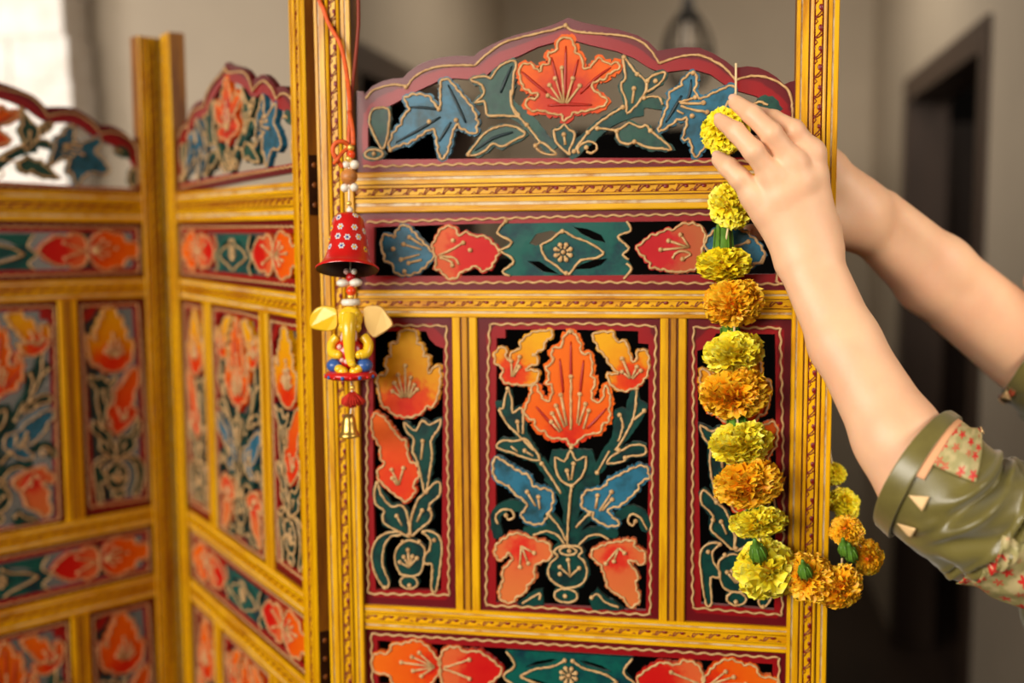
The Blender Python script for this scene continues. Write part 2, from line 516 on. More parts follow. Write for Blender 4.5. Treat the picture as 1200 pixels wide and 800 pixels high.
    f.piece('leaf', 'green', T('C',(205,240),(240,205),(300,185),(320,197),(290,250),(240,285),(205,305))); f.dots(T('C',(257,240),(205,240)))
    f.piece('stem', 'green', ribbon(T('C',(150,370),(220,365),(300,385)), 11*PXM, 9*PXM), outline_cord=False)
    f.line(*T('C',(185,345),(230,335),(280,345),(300,385)), dot0=True)
    f.piece('leaf', 'green', T('C',(15,550),(50,530),(90,500),(130,515),(165,530),(200,515),(225,550),(290,600),(362,668),(300,662),(240,660),(180,645),(125,620),(85,635),(40,620),(20,590)))
    f.dots(T('C',(15,552),(125,620),(225,550)))
    f.line(*T('B',(490,580),(540,583),(590,592)), dot0=True)
    f.piece('leaf', 'blue', T('C',(280,555),(300,480),(335,390),(350,310),(410,275),(430,235),(490,185),(515,230),(500,295),(540,350),(620,315),(740,268),(750,330),(690,400),(760,470),(820,560),(760,600),(650,590),(580,630),(510,715),(490,680),(475,605),(430,595),(460,480),(400,480),(340,520)),
            veins=[T('C',(320,500),(370,420),(420,330)),T('C',(480,230),(470,320),(440,380))])
    f.dots(T('C',(492,190)))
    f.line(*T('C',(400,370),(450,360),(505,342)), dot=True); f.line(*T('C',(415,395),(500,420),(580,435)), dot=True); f.line(*T('C',(390,425),(430,447))); f.line(*T('C',(410,375),(480,382),(556,376)), dot=True); f.dots(T('C',(485,458)))
    f.piece('leaf', 'green', T('C',(890,372),(920,345),(980,352),(1040,412),(1000,425),(940,402)), outline_cord=False); f.line(*T('C',(868,385),(910,370),(960,392)))
    f.piece('leaf', 'green', T('C',(1010,640),(1040,540),(1080,520),(1085,640),(1050,710)))
    return f

def teal_holes(): return None

def band_fret():
    f = Fret()
    zt, zb = Z['r1b']+.001, Z['r2t']-.001
    hole = [fl(*p) for p in ((438,266),(560,262),(905,257.5),(912,290),(909,321),(660,323),(438,323.5))]
    f.border = ([(PW-.001, zb),(W-PW+.001, zb),(W-PW+.001, zt),(PW-.001, zt)], [hole])
    P = lambda *L: [fl(*p) for p in L]
    f.wave(*P((430,260.5),(660,254),(800,251),(920,250.5))); f.wave(*P((428,333),(660,330),(780,331.5),(925,333)))
    f.line(*P((912,318),(910,329),(917,333)))
    f.piece('flower', 'blue', T('D',(445,295),(400,240),(340,180),(300,135),(265,120),(230,145),(210,195),(180,175),(145,185),(135,240),(150,290),(160,330),(200,345),(210,390),(250,410),(310,408),(370,380),(420,330)))
    for a, b in (((370,260),(265,230)),((380,240),(300,190)),((360,290),(250,320)),((370,320),(295,340))): f.line(*T('D', a, b), dot=True)
    f.dots(T('D',(205,258),(270,390)))
    f.piece('flower', 'bandred', T('D',(450,290),(435,240),(460,190),(480,150),(530,125),(575,150),(590,185),(630,160),(680,185),(740,185),(790,230),(825,268),(800,320),(770,370),(720,385),(690,355),(640,380),(600,390),(580,425),(530,430),(490,390),(450,370),(460,330)),
            tint=(T('D',(740,270))[0], 420/5*PXM))
    f.line(*T('D',(470,295),(540,265),(615,222)), dot=True); f.line(*T('D',(470,300),(560,310),(590,350)), dot=False); f.line(*T('D',(480,310),(540,330),(550,355)), dot=True); f.dots(T('D',(655,265),(555,208)))
    teal = T('D',(865,95),(815,165),(900,220),(830,268),(910,330),(845,390),(890,425))+T('E',(0,345),(310,365),(345,320),(320,280),(300,250),(330,215),(275,160),(340,130),(320,85))
    f.piece('centre_panel', 'teal_band', teal, outline_cord=False, g=.002, jag=0, depth=.0008)
    f.pieces[-1]['holes'] = None
    f.line(*T('D',(865,95),(815,165),(900,220),(828,268)), dot0=True); f.line(*T('D',(828,268),(912,330),(845,390),(890,415)), dot0=True)
    f.line(*T('E',(320,80),(340,130),(275,160),(330,215),(300,250),(330,275))); f.line(*T('E',(318,295),(342,320),(305,372)))
    f.eyes = [T('D',(1000,225),(1040,170),(1130,150),(1170,165),(1100,210),(1040,240)), T('D',(990,330),(1060,330),(1110,365),(1180,408),(1080,392)),
              T('E',(50,110),(120,120),(190,150),(215,190),(150,175),(90,145)), T('E',(50,325),(90,298),(150,278),(225,268),(190,302),(130,322))]
    dia = P((634,288),(646,281),(659,271),(674,278.5),(690,284),(706.7,295),(699.7,302),(681,305),(669,319),(663.5,321),(655,314),(646,307),(640,303))
    f.cord.append(('c', dia)); f.dots(P((659,271),(663.5,320)))
    c = Vector(fl(656, 295)[:2]) if False else Vector(P((660,295.5))[0])
    for k in range(8):
        a = math.pi/8+k*math.pi/4
        d = Vector((math.cos(a), math.sin(a)))
        f.cord.append(('l', [tuple(c+d*.0035), tuple(c+d*.0075)])); f.cord.append(('d', tuple(c+d*.0078)))
    f.cord.append(('d', tuple(c)))
    f.piece('flower', 'bandpink', T('E',(370,220),(400,190),(440,155),(470,150),(520,125),(560,125),(590,100),(640,95),(690,110),(710,150),(705,190),(690,250),(670,310),(620,330),(560,335),(490,320),(440,310),(430,285),(395,250)), tint=(T('E',(420,225))[0], 290/4.286*PXM))
    for a in ((530,180),(490,225),(590,150)): f.line(*T('E',(632,212), a), dot=True)
    f.line(*T('E',(550,270),(570,240),(610,232),(640,250),(600,272)), dot=True)
    f.piece('flower', 'blue', T('E',(710,195),(800,105),(880,120),(960,170),(1010,250),(960,300),(880,320),(790,290)))
    f.line(*T('E',(800,230),(870,205),(930,185)), dot=True); f.line(*T('E',(950,295),(1000,290),(1010,255)))
    return f

def lower_band_fret():
    f = Fret()
    zt, zb = Z['r3b']-.001+.002, Z['r4t']+.001-.002
    zc = (zt+zb)/2; cx = W/2
    f.border = ([(PW-.001, zb),(W-PW+.001, zb),(W-PW+.001, zt),(PW-.001, zt)], [[(PW+.012, zb+.014),(W-PW-.012, zb+.014),(W-PW-.012, zt-.014),(PW+.012, zt-.014)]])
    z_of = lambda y: zc+(205-y)/4.615*PXM*1.03
    u_of = lambda x: fl(420+x/4.615, 770)[0]
    Q = lambda *L: [(u_of(x), z_of(y)) for x, y in L]
    hf = Fret(); hf.border = (None, [])
    hf.piece('flower', 'orange', mirror_z(Q((70,205),(95,150),(160,145),(190,88),(240,85),(300,62),(350,75),(400,120),(440,205)), zc), tint=(Q((400,205))[0], 330/4.6*PXM))
    for a in ((330,128),(290,155),(232,190),(295,235),(340,262)): hf.line(*Q((410,205),(a)), dot=True)
    hf.piece('flower', 'bandred', mirror_z(Q((445,205),(445,150),(470,100),(540,82),(570,110),(640,100),(700,130),(740,160),(775,205)), zc), tint=(Q((690,205))[0], 300/4.6*PXM))
    hf.line(*Q((460,205),(540,175),(600,150)), dot=True); hf.line(*Q((460,210),(540,235),(600,260)), dot=True)
    mid = fl(660, 770)[0]
    cxk = cx
    zz = [(800,90),(845,170),(785,232),(845,290),(800,340)]
    left = [(u_of(x), z_of(y)-.0 ) for x, y in zz]
    hf.line(*left)
    dd = [(875,228),(950,183),(1050,160),(1115,122)]
    hf.line(*Q((875,228),(950,183),(1050,160),(1115,122)), dot=True); hf.line(*Q((875,228),(960,262),(1060,290),(1115,320)))
    m = hf.mirrored(cx)
    for h in (hf, m):
        f.pieces += h.pieces; f.cord += h.cord
    f.piece('centre_panel', 'teal_band', left[::-1]+[(2*cx-x, z) for x, z in left], outline_cord=False, g=.002, jag=0, depth=.0008)
    e1 = Q((900,175),(960,140),(1040,120),(1080,120),(1040,145),(950,170)); e2 = [(x, 2*zc-z) for x, z in e1]
    f.eyes = [e1, e2, [(2*cx-x, z) for x, z in e1], [(2*cx-x, z) for x, z in e2]]
    for k in range(8):
        a = math.pi/8+k*math.pi/4; d = Vector((math.cos(a), math.sin(a))); c = Vector((cx, zc))
        f.cord.append(('l', [tuple(c+d*.0035), tuple(c+d*.0075)])); f.cord.append(('d', tuple(c+d*.0078)))
    f.cord.append(('d', (cx, zc)))
    f.wave((PW+.006, zt-.007), (W-PW-.006, zt-.007)); f.wave((PW+.006, zb+.007), (W-PW-.006, zb+.007))
    f.wave((PW+.006, zb+.007), (PW+.006, zt-.007)); f.wave((W-PW-.006, zb+.007), (W-PW-.006, zt-.007))
    return f

U1, U2 = MU[0]-MU[1]/2, MU[0]+MU[1]/2
def centre_fret():
    f = Fret(); P = lambda *L: [fl(*p) for p in L]
    zt, zb = Z['r2b']+.001, Z['r3t']-.001
    hole = T('G',(160,80),(160,130),(108,130))+P((580.5,560),(581,706),(680,712),(757,716),(760,560))+T('G',(1000,165),(940,160),(940,90),(550,80))
    f.border = ([(U2-.001, zb),(W-U2+.001, zb),(W-U2+.001, zt),(U2-.001, zt)], [hole])
    f.wave(*P((574,380),(572,440),(572,520),(571,620),(569.5,709))); f.wave(*P((569.5,709),(640,712),(700,717),(762,720)))
    f.wave(*P((762,720),(763,620),(766,500),(769,382))); f.wave(*P((769,382),(690,379),(574,380)))
    # plates behind first
    f.piece('stem', 'teal', T('H',(320,70),(480,70),(500,130),(510,200),(450,260),(420,330),(402,470),(368,470),(370,330),(350,250),(290,190),(310,120)), outline_cord=False, depth=.001)
    f.piece('flower', 'orange', T('G',(540,755),(520,722),(420,712),(400,680),(342,657),(335,615),(282,582),(280,530),(308,480),(318,420),(335,400),(355,440),(390,495),(420,495),(437,450),(430,400),(402,395),(422,350),(402,300),(440,272),(436,192),(490,182),(502,130),(540,90),(570,112),(600,170),(605,220),(655,226),(670,290),(665,350),(690,390),(665,440),(672,490),(705,508),(735,480),(745,410),(762,430),(775,480),(770,550),(768,608),(722,640),(720,675),(640,695),(600,720),(570,748)),
            tint=(T('G',(545,720))[0], 420/5*PXM), g=.003, jag=.0014, veins=[T('G',(545,150),(545,300),(545,420)),T('G',(480,250),(490,350),(500,450)),T('G',(620,260),(608,360),(600,450)),T('G',(340,530),(400,600),(460,670)),T('G',(755,540),(690,610),(640,660))], vein_mat='vein_red')
    for a, b in (((520,640),(485,462)),((510,650),(458,525)),((490,670),(435,570)),((480,680),(430,620)),((580,630),(597,458)),((590,640),(630,515)),((620,660),(650,555))): f.line(*T('G', a, b), dot=True)
    f.line(*T('G',(545,665),(545,500),(545,355)), dot=True); f.dots(T('G',(548,770),(540,92)))
    for q in (T('G',(435,90),(360,90),(300,110),(255,150),(245,195),(200,215),(180,260),(165,240),(160,190),(125,190),(100,230),(110,280),(150,310),(135,360),(175,395),(230,400),(300,405),(345,380),(350,325),(285,320),(300,295),(350,275),(340,235),(320,225),(385,190),(390,150),(430,125)),
              T('G',(670,115),(720,95),(790,100),(810,150),(860,150),(880,190),(900,260),(930,265),(940,205),(990,210),(1000,270),(995,330),(970,380),(920,420),(840,438),(780,400),(762,340),(810,345),(820,330),(770,280),(745,225),(710,200),(690,150))):
        left = q[0][0] < W/2
        f.piece('flower', 'tulip', q, tint=(T('G', (195,345) if left else (905,370))[0], 270/5*PXM), g=.0015)
    for a, b in (((200,355),(195,265)),((205,340),(245,240)),((205,355),(243,297))): f.line(*T('G', a, b), dot=True)
    for a, b in (((895,365),(845,250)),((900,365),(932,298)),((890,365),(845,328)),((905,370),(955,320))): f.line(*T('G', a, b), dot=True)
    f.piece('stem', 'teal', T('G',(105,505),(150,520),(165,445),(190,440),(195,520),(205,558),(260,532),(275,590),(275,680),(330,780),(300,790),(240,712),(190,650),(140,580)), outline_cord=False)
    f.line(*T('G',(178,425),(156,490),(150,540),(122,545))); f.line(*T('G',(122,545),(170,630),(240,700),(330,790))); f.line(*T('G',(178,425),(200,500),(205,565),(262,545),(265,690))); f.line(*T('G',(240,685),(232,620)), dot=True); f.dots(T('G',(175,425)))
    f.piece('leaf', 'teal', T('H',(80,45),(110,20),(160,25),(200,15),(230,45),(265,105),(200,95),(150,75),(100,60))); f.line(*T('H',(235,88),(200,65)), dot=True); f.line(*T('H',(140,45),(170,70)))
    f.piece('stem', 'teal', ribbon(T('H',(265,110),(310,175),(360,250)), 9*PXM, 8*PXM), outline_cord=False); f.line(*T('H',(272,120),(310,175),(355,248)), dot0=True)
    f.piece('flower', 'teal', T('H',(395,65),(420,105),(460,90),(455,150),(430,190),(395,212),(355,190),(335,150),(330,95),(370,110)), g=.001); f.line(*T('H',(390,190),(380,150)), dot=True); f.line(*T('H',(400,190),(408,120)), dot=True)
    f.line(*T('H',(400,215),(387,330),(381,465)), dot0=True)
    f.piece('stem', 'teal', T('G',(905,450),(930,432),(940,500),(985,522),(970,570),(900,680),(830,760),(790,790),(770,780),(800,700),(810,560),(840,550),(870,560),(890,500)), outline_cord=False)
    f.line(*T('G',(930,425),(920,560),(885,660),(805,790)), dot0=True); f.line(*T('G',(915,610),(975,555)), dot=True); f.line(*T('G',(825,735),(850,640),(830,580)), dot=True)
    f.piece('leaf', 'teal', T('H',(550,115),(570,90),(620,60),(660,40),(710,45),(710,80),(640,90),(620,110),(565,120))); f.piece('stem', 'teal', ribbon(T('H',(610,0),(560,65),(510,150)), 9*PXM, 8*PXM), outline_cord=False); f.line(*T('H',(560,65),(508,158)), dot=True); f.dots(T('H',(600,62),(628,95)))
    f.piece('leaf', 'blue', T('H',(75,95),(110,110),(160,145),(190,160),(220,175),(240,220),(310,235),(320,280),(300,335),(270,375),(215,370),(185,340),(210,300),(190,270),(160,250),(130,215),(80,190),(65,140)), jag=.0012)
    for a, b in (((245,300),(210,240)),((265,315),(258,262))): f.line(*T('H', a, b), dot=True)
    f.piece('leaf', 'blue', T('H',(725,150),(710,130),(660,140),(600,170),(560,190),(530,225),(465,235),(445,270),(450,310),(490,330),(500,360),(560,385),(605,375),(560,335),(560,310),(600,300),(640,270),(680,230),(690,200),(725,180)), jag=.0012)
    for a, b in (((500,310),(510,255)),((520,320),(570,240)),((530,320),(572,272))): f.line(*T('H', a, b), dot=True)
    f.piece('leaf', 'teal', ribbon(T('H',(85,430),(75,350),(120,300),(190,305)), 7*PXM), outline_cord=False); f.line(*T('H',(85,378),(76,345),(100,318),(140,318),(155,345),(132,360),(120,340)), dot=True)
    f.piece('leaf', 'teal', ribbon(T('H',(600,345),(650,322),(695,335),(715,400)), 7*PXM), outline_cord=False); f.line(*T('H',(720,400),(692,350),(655,335),(640,362),(658,385),(672,365)), dot=True)
    f.piece('leaf', 'teal', ribbon(T('H',(205,412),(280,398),(340,428),(378,470)), 7*PXM), outline_cord=False); f.line(*T('H',(235,425),(290,408),(340,425),(372,465)))
    f.piece('leaf', 'teal', ribbon(T('H',(585,420),(520,408),(450,430),(408,470)), 7*PXM), outline_cord=False); f.line(*T('H',(560,445),(520,423),(470,430),(428,470)))
    f.piece('stem', 'teal', ribbon(T('H',(295,335),(345,390),(378,455)), 8*PXM), outline_cord=False); f.line(*T('H',(300,335),(350,395),(375,450)), dot0=True)
    f.piece('stem', 'teal', ribbon(T('H',(480,335),(430,380),(405,440)), 8*PXM), outline_cord=False); f.line(*T('H',(475,335),(440,365),(418,392)), dot0=True)
    f.piece('vase', 'teal', T('H',(340,515),(310,545),(300,590),(330,630),(380,650),(440,635),(465,590),(455,540),(430,515),(445,495),(430,475),(385,468),(340,478),(325,495)), g=.003)
    f.cord.append(('c', oval(T('H',(385,492))[0], 10*PXM, 5*PXM))); f.dots(T('H',(390,492)))
    for a in ((350,560),(385,530),(432,565)): f.line(*T('H',(392,600), a), dot=True)
    f.dots(T('H',(350,590)))
    f.piece('vase_foot', 'teal', oval(T('H',(375,682))[0], 14*PXM, 8.5*PXM)); f.dots(T('H',(372,684)))
    f.piece('leaf', 'teal', T('H',(180,718),(220,690),(268,665),(268,715)), outline_cord=False); f.line(*T('H',(190,715),(240,685),(265,672),(262,700)), dot=False)
    f.piece('leaf', 'teal', T('H',(480,700),(510,665),(540,700),(610,735),(500,735)), outline_cord=False); f.line(*T('H',(485,690),(510,675),(540,708),(600,732)), dot0=True)
    f.piece('flower', 'peach', T('H',(80,470),(100,450),(150,420),(200,425),(260,450),(300,460),(310,520),(265,540),(240,560),(240,610),(210,640),(200,670),(160,690),(150,710),(100,700),(95,650),(110,620),(105,580),(130,550),(150,520),(130,500),(100,530),(75,510)), tint=(T('H',(185,490))[0], 190/3.636*PXM), jag=.001)
    for a in ((180,560),(215,545),(240,500)): f.line(*T('H',(185,470), a), dot=True)
    f.piece('flower', 'peach', T('H',(490,490),(560,460),(620,450),(665,450),(670,480),(710,500),(705,550),(660,530),(640,540),(680,590),(670,640),(690,700),(650,730),(620,690),(570,660),(550,630),(530,560),(490,520)), tint=(T('H',(590,520))[0], 190/3.636*PXM), jag=.001)
    for a in ((545,545),(580,535),(625,500)): f.line(*T('H',(600,480), a), dot=True)
    return f

def side_fret():
    f = Fret(); P = lambda *L: [fl(*p) for p in L]
    zt, zb = Z['r2b']+.001, Z['r3t']-.001
    hole = P((437,388),(499,388),(503,397),(511,405),(519.5,408),(519,500),(517,692),(440,691),(437,560))
    f.border = ([(PW-.001, zb),(U1+.001, zb),(U1+.001, zt),(PW-.001, zt)], [hole])
    f.wave(*P((432,381),(470,381.5),(523,381.7),(524,500),(526,600),(526,697),(470,696),(432,695)))
    f.wave(*P((432,695),(430,600),(430,500),(432,381)))
    f.piece('flower', 'tulip', T('I',(260,80),(318,88),(325,150),(355,165),(360,220),(388,232),(385,320),(420,282),(448,282),(450,370),(438,440),(410,498),(370,500),(355,530),(280,558),(190,540),(170,510),(132,490),(112,400),(108,332),(158,320),(152,240),(180,220),(178,158),(215,148),(228,92)), tint=(T('I',(270,520))[0], 430/4.708*PXM), g=.002, jag=.001)
    for a in ((260,275),(290,340),(310,380),(325,405),(200,370),(190,415),(220,325)): f.line(*T('I',(262+(a[0]-262)*.3,450), a), dot=True)
    f.piece('flower', 'redbud', P((439,484.7),(449.7,489),(456,497),(462.5,506),(469,514.4),(475,516.6),(478,534),(481.8,541.9),(489,544),(491,556),(484,568),(486.5,575),(477,587),(467.5,582),(458,575),(446,563),(442.6,551.4),(451,544),(446,535),(445.5,523),(438,510),(436,495)), tint=(P((465,570))[0], 80*PXM), jag=.001)
    for a, b in (((468,568),(459,550)),((468,568),(473,548)),((466,568),(460,560))): f.line(*P(a, b), dot=True)
    f.piece('leaf', 'teal', P((474,495),(481,501),(488,504),(495,493),(504,497.5),(516.6,491),(513.5,503),(505,516.6),(506.6,531),(503,558.5),(498.4,577.5),(493.7,558.5),(489,539.5),(483.7,529),(484.8,514),(477,506)))
    f.line(*T('I',(345,790),(355,690)), dot=True)
    f.piece('leaf', 'teal', T('J',(95,145),(110,200),(160,265),(210,260),(240,300),(255,400),(245,415),(200,390),(130,350),(120,310),(130,290),(85,250),(80,190))); f.dots(T('J',(93,150))); f.line(*T('J',(215,360),(190,312)), dot=True)
    f.piece('leaf', 'teal', T('J',(385,145),(405,160),(400,210),(350,260),(362,310),(350,340),(300,380),(262,410),(258,340),(290,240),(330,200))); f.dots(T('J',(335,195),(352,280))); f.line(*T('J',(290,340),(315,285)), dot=True)
    f.piece('leaf', 'teal', T('J',(205,390),(130,400),(85,440),(65,510),(85,600),(130,670),(152,640),(122,560),(125,470),(160,415),(205,408)), g=.001); f.dots(T('J',(132,665)))
    f.piece('leaf', 'teal', T('J',(320,390),(370,392),(410,440),(405,550),(385,680),(360,670),(365,555),(332,550),(322,520),(350,480),(355,430)), g=.001); f.dots(T('J',(322,392),(374,432)))
    f.piece('vase', 'teal', T('J',(225,440),(280,437),(325,470),(325,530),(300,600),(222,605),(188,560),(182,490)), g=.0015)
    for a in ((205,540),(245,480),(290,520),(225,515),(268,512)): f.line(*T('J',(250,565), a), dot=True)
    f.piece('vase_foot', 'teal', oval(T('J',(250,640))[0], 11*PXM, 8*PXM)); f.dots(T('J',(252,655)))
    f.dots(T('J',(250,405),(300,440),(220,440)))
    return f

def mold(length, prof, along, mb):
    """moulding: prof = list of (across 0..1*width, y, material) swept along Z ('z') or X ('x'); closed at the back"""
    pass

def post_mesh():
    """moulded post, front profile with grooves, silver lines and a carved band"""
    fr = [(0,.0015,0),(.02,0,0),(.09,0,0),(.10,.0016,1),(.13,.0016,1),(.14,.0004,0),(.28,.0004,0),(.295,.002,2),(.31,.002,2),(.325,-.0003,0),(.36,-.001,0),(.40,-.0003,0),
          (.415,.0018,2),(.43,.001,0),(.60,.001,0),(.615,.0018,2),(.63,-.0003,0),(.665,-.001,0),(.70,-.0003,0),(.715,.002,2),(.73,.002,2),(.745,.0004,0),(.83,.0004,0),(.84,.0016,1),(.87,.0016,1),(.88,0,0),(.98,0,0),(1,.0015,0)]
    mb = MB()
    def sweep(prof, thick, width, z0, z1, x0=0, vertical=True):
        ring0, ring1, mats = [], [], []
        pts = [(x0+a*width, y) for a, y, _ in prof]+[(x0+width, thick),(x0, thick)]
        n = len(pts)
        if vertical: V = [(x, y, z0) for x, y in pts]+[(x, y, z1) for x, y in pts]
        else: V = [(z0, y, x) for x, y in pts]+[(z1, y, x) for x, y in pts]
        for i in range(n):
            j = (i+1) % n
            m = prof[i][2] if i < len(prof)-1 else 3
            mb.add([V[i], V[j], V[j+n], V[i+n]], [(0,1,2,3)], m, smooth=False)
        mb.add(V[:n], [tuple(range(n))], 0, smooth=False); mb.add(V[n:], [tuple(range(n))], 0, smooth=False)
    mb.sweep = sweep
    sweep(fr, .022, PW, .012, Z['top'])
    return mb

def scroll_inlay(mb, L, cx, y, vertical=True, step=.0175):
    """the carved band's little dark red scrolls"""
    n = int(L[1]-L[0] > 0 and (L[1]-L[0])/step)
    tr = (lambda a, b: (b, y, a)) if vertical else (lambda a, b: (a, y, b))
    for k in range(n):
        a0 = L[0]+(k+.5)*step+random.uniform(-.0012,.0012)
        sc = random.uniform(.8, 1.2)
        c = tr(a0, cx+.0016)
        r = (.0016*sc, .0006, .0025*sc) if vertical else (.0025*sc, .0006, .0016*sc)
        mb.sphere(c, r, seg=8, rings=5)
        pts = []
        for i in range(11):
            t = i/10*math.pi*1.6
            pts.append(tr(a0-.0015-.0078*math.sin(t*.5), cx+.0026*math.cos(t*1.2)))
        mb.tube(pts, .00062, seg=4)
        mb.tube([tr(a0+.0030, cx-.0030), tr(a0+.0055, cx-.0008), tr(a0+.0080, cx-.0026), tr(a0+.0110, cx-.0032)], .0005, seg=4)
        mb.tube([tr(a0-.0085, cx-.0033), tr(a0, cx-.0034), tr(a0+.0085, cx-.0033)], .00055, seg=4)
        mb.tube([tr(a0-.0085, cx+.0034), tr(a0, cx+.0033), tr(a0+.0085, cx+.0034)], .00045, seg=4)

def rail_mesh(z0, z1):
    """front-moulded rail between the posts; broad rails carry a carved band"""
    h = z1-z0
    pr = [(0,.001,0),(.03,0,0),(.14,0,0),(.155,.0014,1),(.22,.0014,1),(.235,.0004,0),(.33,.0004,0),(.345,.0018,2),(.36,.0018,2),(.375,-.0004,0),(.41,-.0004,0),(.425,.001,0),(.60,.001,0),(.615,-.0004,0),(.66,-.0004,0),
          (.675,.0018,2),(.69,.0018,2),(.70,.0004,0),(.79,.0004,0),(.805,.0014,1),(.86,.0014,1),(.875,0,0),(.97,0,0),(1,.001,0)]
    mb = MB()
    pts = [(z0+a*h, y+.003) for a, y, _ in pr]+[(z1, .020),(z0, .020)]
    n = len(pts); x0, x1 = PW-.002, W-PW+.002
    V = [(x0, y, z) for z, y in pts]+[(x1, y, z) for z, y in pts]
    for i in range(n):
        j = (i+1) % n
        mb.add([V[i], V[j], V[j+n], V[i+n]], [(0,1,2,3)], pr[i][2] if i < len(pr) else 0, smooth=False)
    return mb

def mullion_mesh(u0, u1, z0, z1):
    pr = [(0,.001,0),(.05,0,0),(.30,0,3),(.33,.002,2),(.38,.002,2),(.41,-.0004,3),(.59,-.0004,0),(.62,.002,2),(.67,.002,2),(.70,0,0),(.95,0,0),(1,.001,0)]
    mb = MB(); w = u1-u0
    pts = [(u0+a*w, y+.004) for a, y, _ in pr]+[(u1,.019),(u0,.019)]
    n = len(pts); V = [(x, y, z0) for x, y in pts]+[(x, y, z1) for x, y in pts]
    for i in range(n):
        j = (i+1) % n
        mb.add([V[i], V[j], V[j+n], V[i+n]], [(0,1,2,3)], pr[i][2] if i < len(pr) else 0, smooth=False)
    return mb

def build_screen():
    root = empty('folding_screen', (-.2, 1.2, 0))
    tag(root, 'yellow wooden folding screen with carved and painted red, green and orange flower panels', 'folding screen')
    ym = [M['yellow'], M['silver'], M['groove'], M['side']]; yr = [M['yellow_rail'], M['silver'], M['groove']]
    dH = Z['r2b']-Z['r3t']                         # height of the tall inserts
    z5t = Z['r4b']-dH; z5b = z5t-.0263; z6t = z5b-.0747; z6b = z6t-.03; z7t = z6b-dH; z7b = z7t-.03
    proto = []                                     # (object, key) built in panel coordinates
    # posts
    pm = post_mesh()
    post = pm.build('post', ym, root); proto.append(post)
    sc = MB(); scroll_inlay(sc, (Z['r4b']-.1, Z['top']-.01), PW*.515, .0008)
    sci = sc.build('scroll_inlay', M['redink'], post)
    post2 = post.copy(); link(post2, root); post2['shift'] = W-PW
    s2 = sci.copy(); link(s2, post2); proto.append(post2)
    # rails
    for a, b in ((Z['r1b'],Z['r1t']),(Z['r2b'],Z['r2t']),(Z['r3b'],Z['r3t']),(Z['r4b'],Z['r4t']),(z5b,z5t),(z6b,z6t),(z7b,z7t)):
        r = rail_mesh(a, b).build('rail', yr, root); proto.append(r)
        if a > Z['r4b']-.2:
            q = MB(); scroll_inlay(q, (PW+.002, W-PW-.002), (a+b)/2, .0038, vertical=False, step=.0175)
            q.build('scroll_inlay', M['redink'], r)
    for a, b in ((Z['r3t'],Z['r2b']),(z5t,Z['r4b']),(z7t,z6b)):
        for u in (MU[0], W-MU[0]):
            m = mullion_mesh(u-MU[1]/2, u+MU[1]/2, a, b).build('mullion', ym[:3]+[M['amber']], root); proto.append(m)
    random.seed(11)
    arch = arch_fret().build('arched_fretwork', root)
    bf = band_fret(); bf_o = build_band(bf, root)
    lb = lower_band_fret(); lb_o = build_band(lb, root)
    ub = lb.shifted(0, (Z['r1b']+Z['r2t'])/2-(Z['r3b']+Z['r4t'])/2); ub.eyes = [[(x, z+(Z['r1b']+Z['r2t'])/2-(Z['r3b']+Z['r4t'])/2) for x, z in e] for e in lb.eyes]
    ub_o = build_band(ub, root)
    cf = centre_fret(); sf = side_fret(); sm = sf.mirrored(W/2)
    tall = [x.build('tall_fretwork', root) for x in (cf, sf, sm)]
    dz = -(Z['r2b']-Z['r4b'])
    low = [x.shifted(0, dz, {'tulip': 'orange', 'teal': 'green'}).build('tall_fretwork', root) for x in (cf, sf, sm)]
    plain = []
    for (a, b) in ((z6t, z5b), (z7t, z6b)):
        q = MB(); q.box((PW-.001, YF, a-.001), (W-PW+.001, YF+.006, b+.001)); plain.append(q.build('back_board', M['border'], root))
    def put(o, k, extra=Matrix.Identity(4)):
        sh = o.get('shift', 0)
        o.matrix_basis = Matrix.Translation(-root.location) @ PM[k] @ Matrix.Translation((sh, 0, 0)) @ extra
    def dup(o):
        c = o.copy(); link(c, root)
        for ch in [x for x in C.objects if x.parent == o]:
            d = ch.copy(); link(d, c)
        return c
    common = proto+[arch]+[lb_o]+tall+low+plain
    tilt = Matrix.Translation((PW, 0, Z['r1t'])) @ Matrix.Rotation(-.031, 4, 'Y') @ Matrix.Translation((-PW, 0, -Z['r1t']))
    for k in ('P2', 'P1'):
        for o in common:
            c = dup(o); put(c, k, tilt if (o is arch and k == 'P2') else Matrix.Identity(4))
    c = dup(ub_o); put(c, 'P1'); put(ub_o, 'P2')
    for o in common+[bf_o]: put(o, 'F')
    for o in C.objects:
        if 'shift' in o.keys(): del o['shift']
    # hinges in the two folds
    for (k, u) in (('P2', W), ('P1', W)):
        for z in (Z['r1t']-.005, Z['r3b']-.035):
            mb = MB()
            if k == 'P2':
                mb.box((W+.0002, .002, z-.03), (W+.0014, .017, z+.03)); mb.tube([(W+.0045, .016, z-.03), (W+.0045, .016, z+.03)], .003, seg=10)
                for t in (-.02, 0, .02): mb.sphere((W+.0016, .008, z+t), (.0012, .003, .003), mat=1, seg=8, rings=5)
            else:
                mb.box((W+.0002, .012, z-.03), (W+.0014, .021, z+.03)); mb.tube([(W+.0040, .022, z-.03), (W+.0040, .022, z+.03)], .003, seg=10)
            h = mb.build('hinge', [M['hinge'], M['groove']], root); h.matrix_basis = Matrix.Translation(-root.location) @ PM[k]
    return root

def build_band(f, root):
    eyes = f.eyes; mats = f.pieces
    cpn = [q for q in f.pieces if q['name'] == 'centre_panel'][0]
    f.pieces = [q for q in f.pieces if q is not cpn]
    o = f.build('band_fretwork', root); f.pieces = mats
    mb = MB(); plate(mb, grow(cpn['out'], .001, 0), eyes, th=.005, y0=YF+.0008, grid=0)
    mb.build('centre_panel', [M[cpn['mat']]], o)
    return o
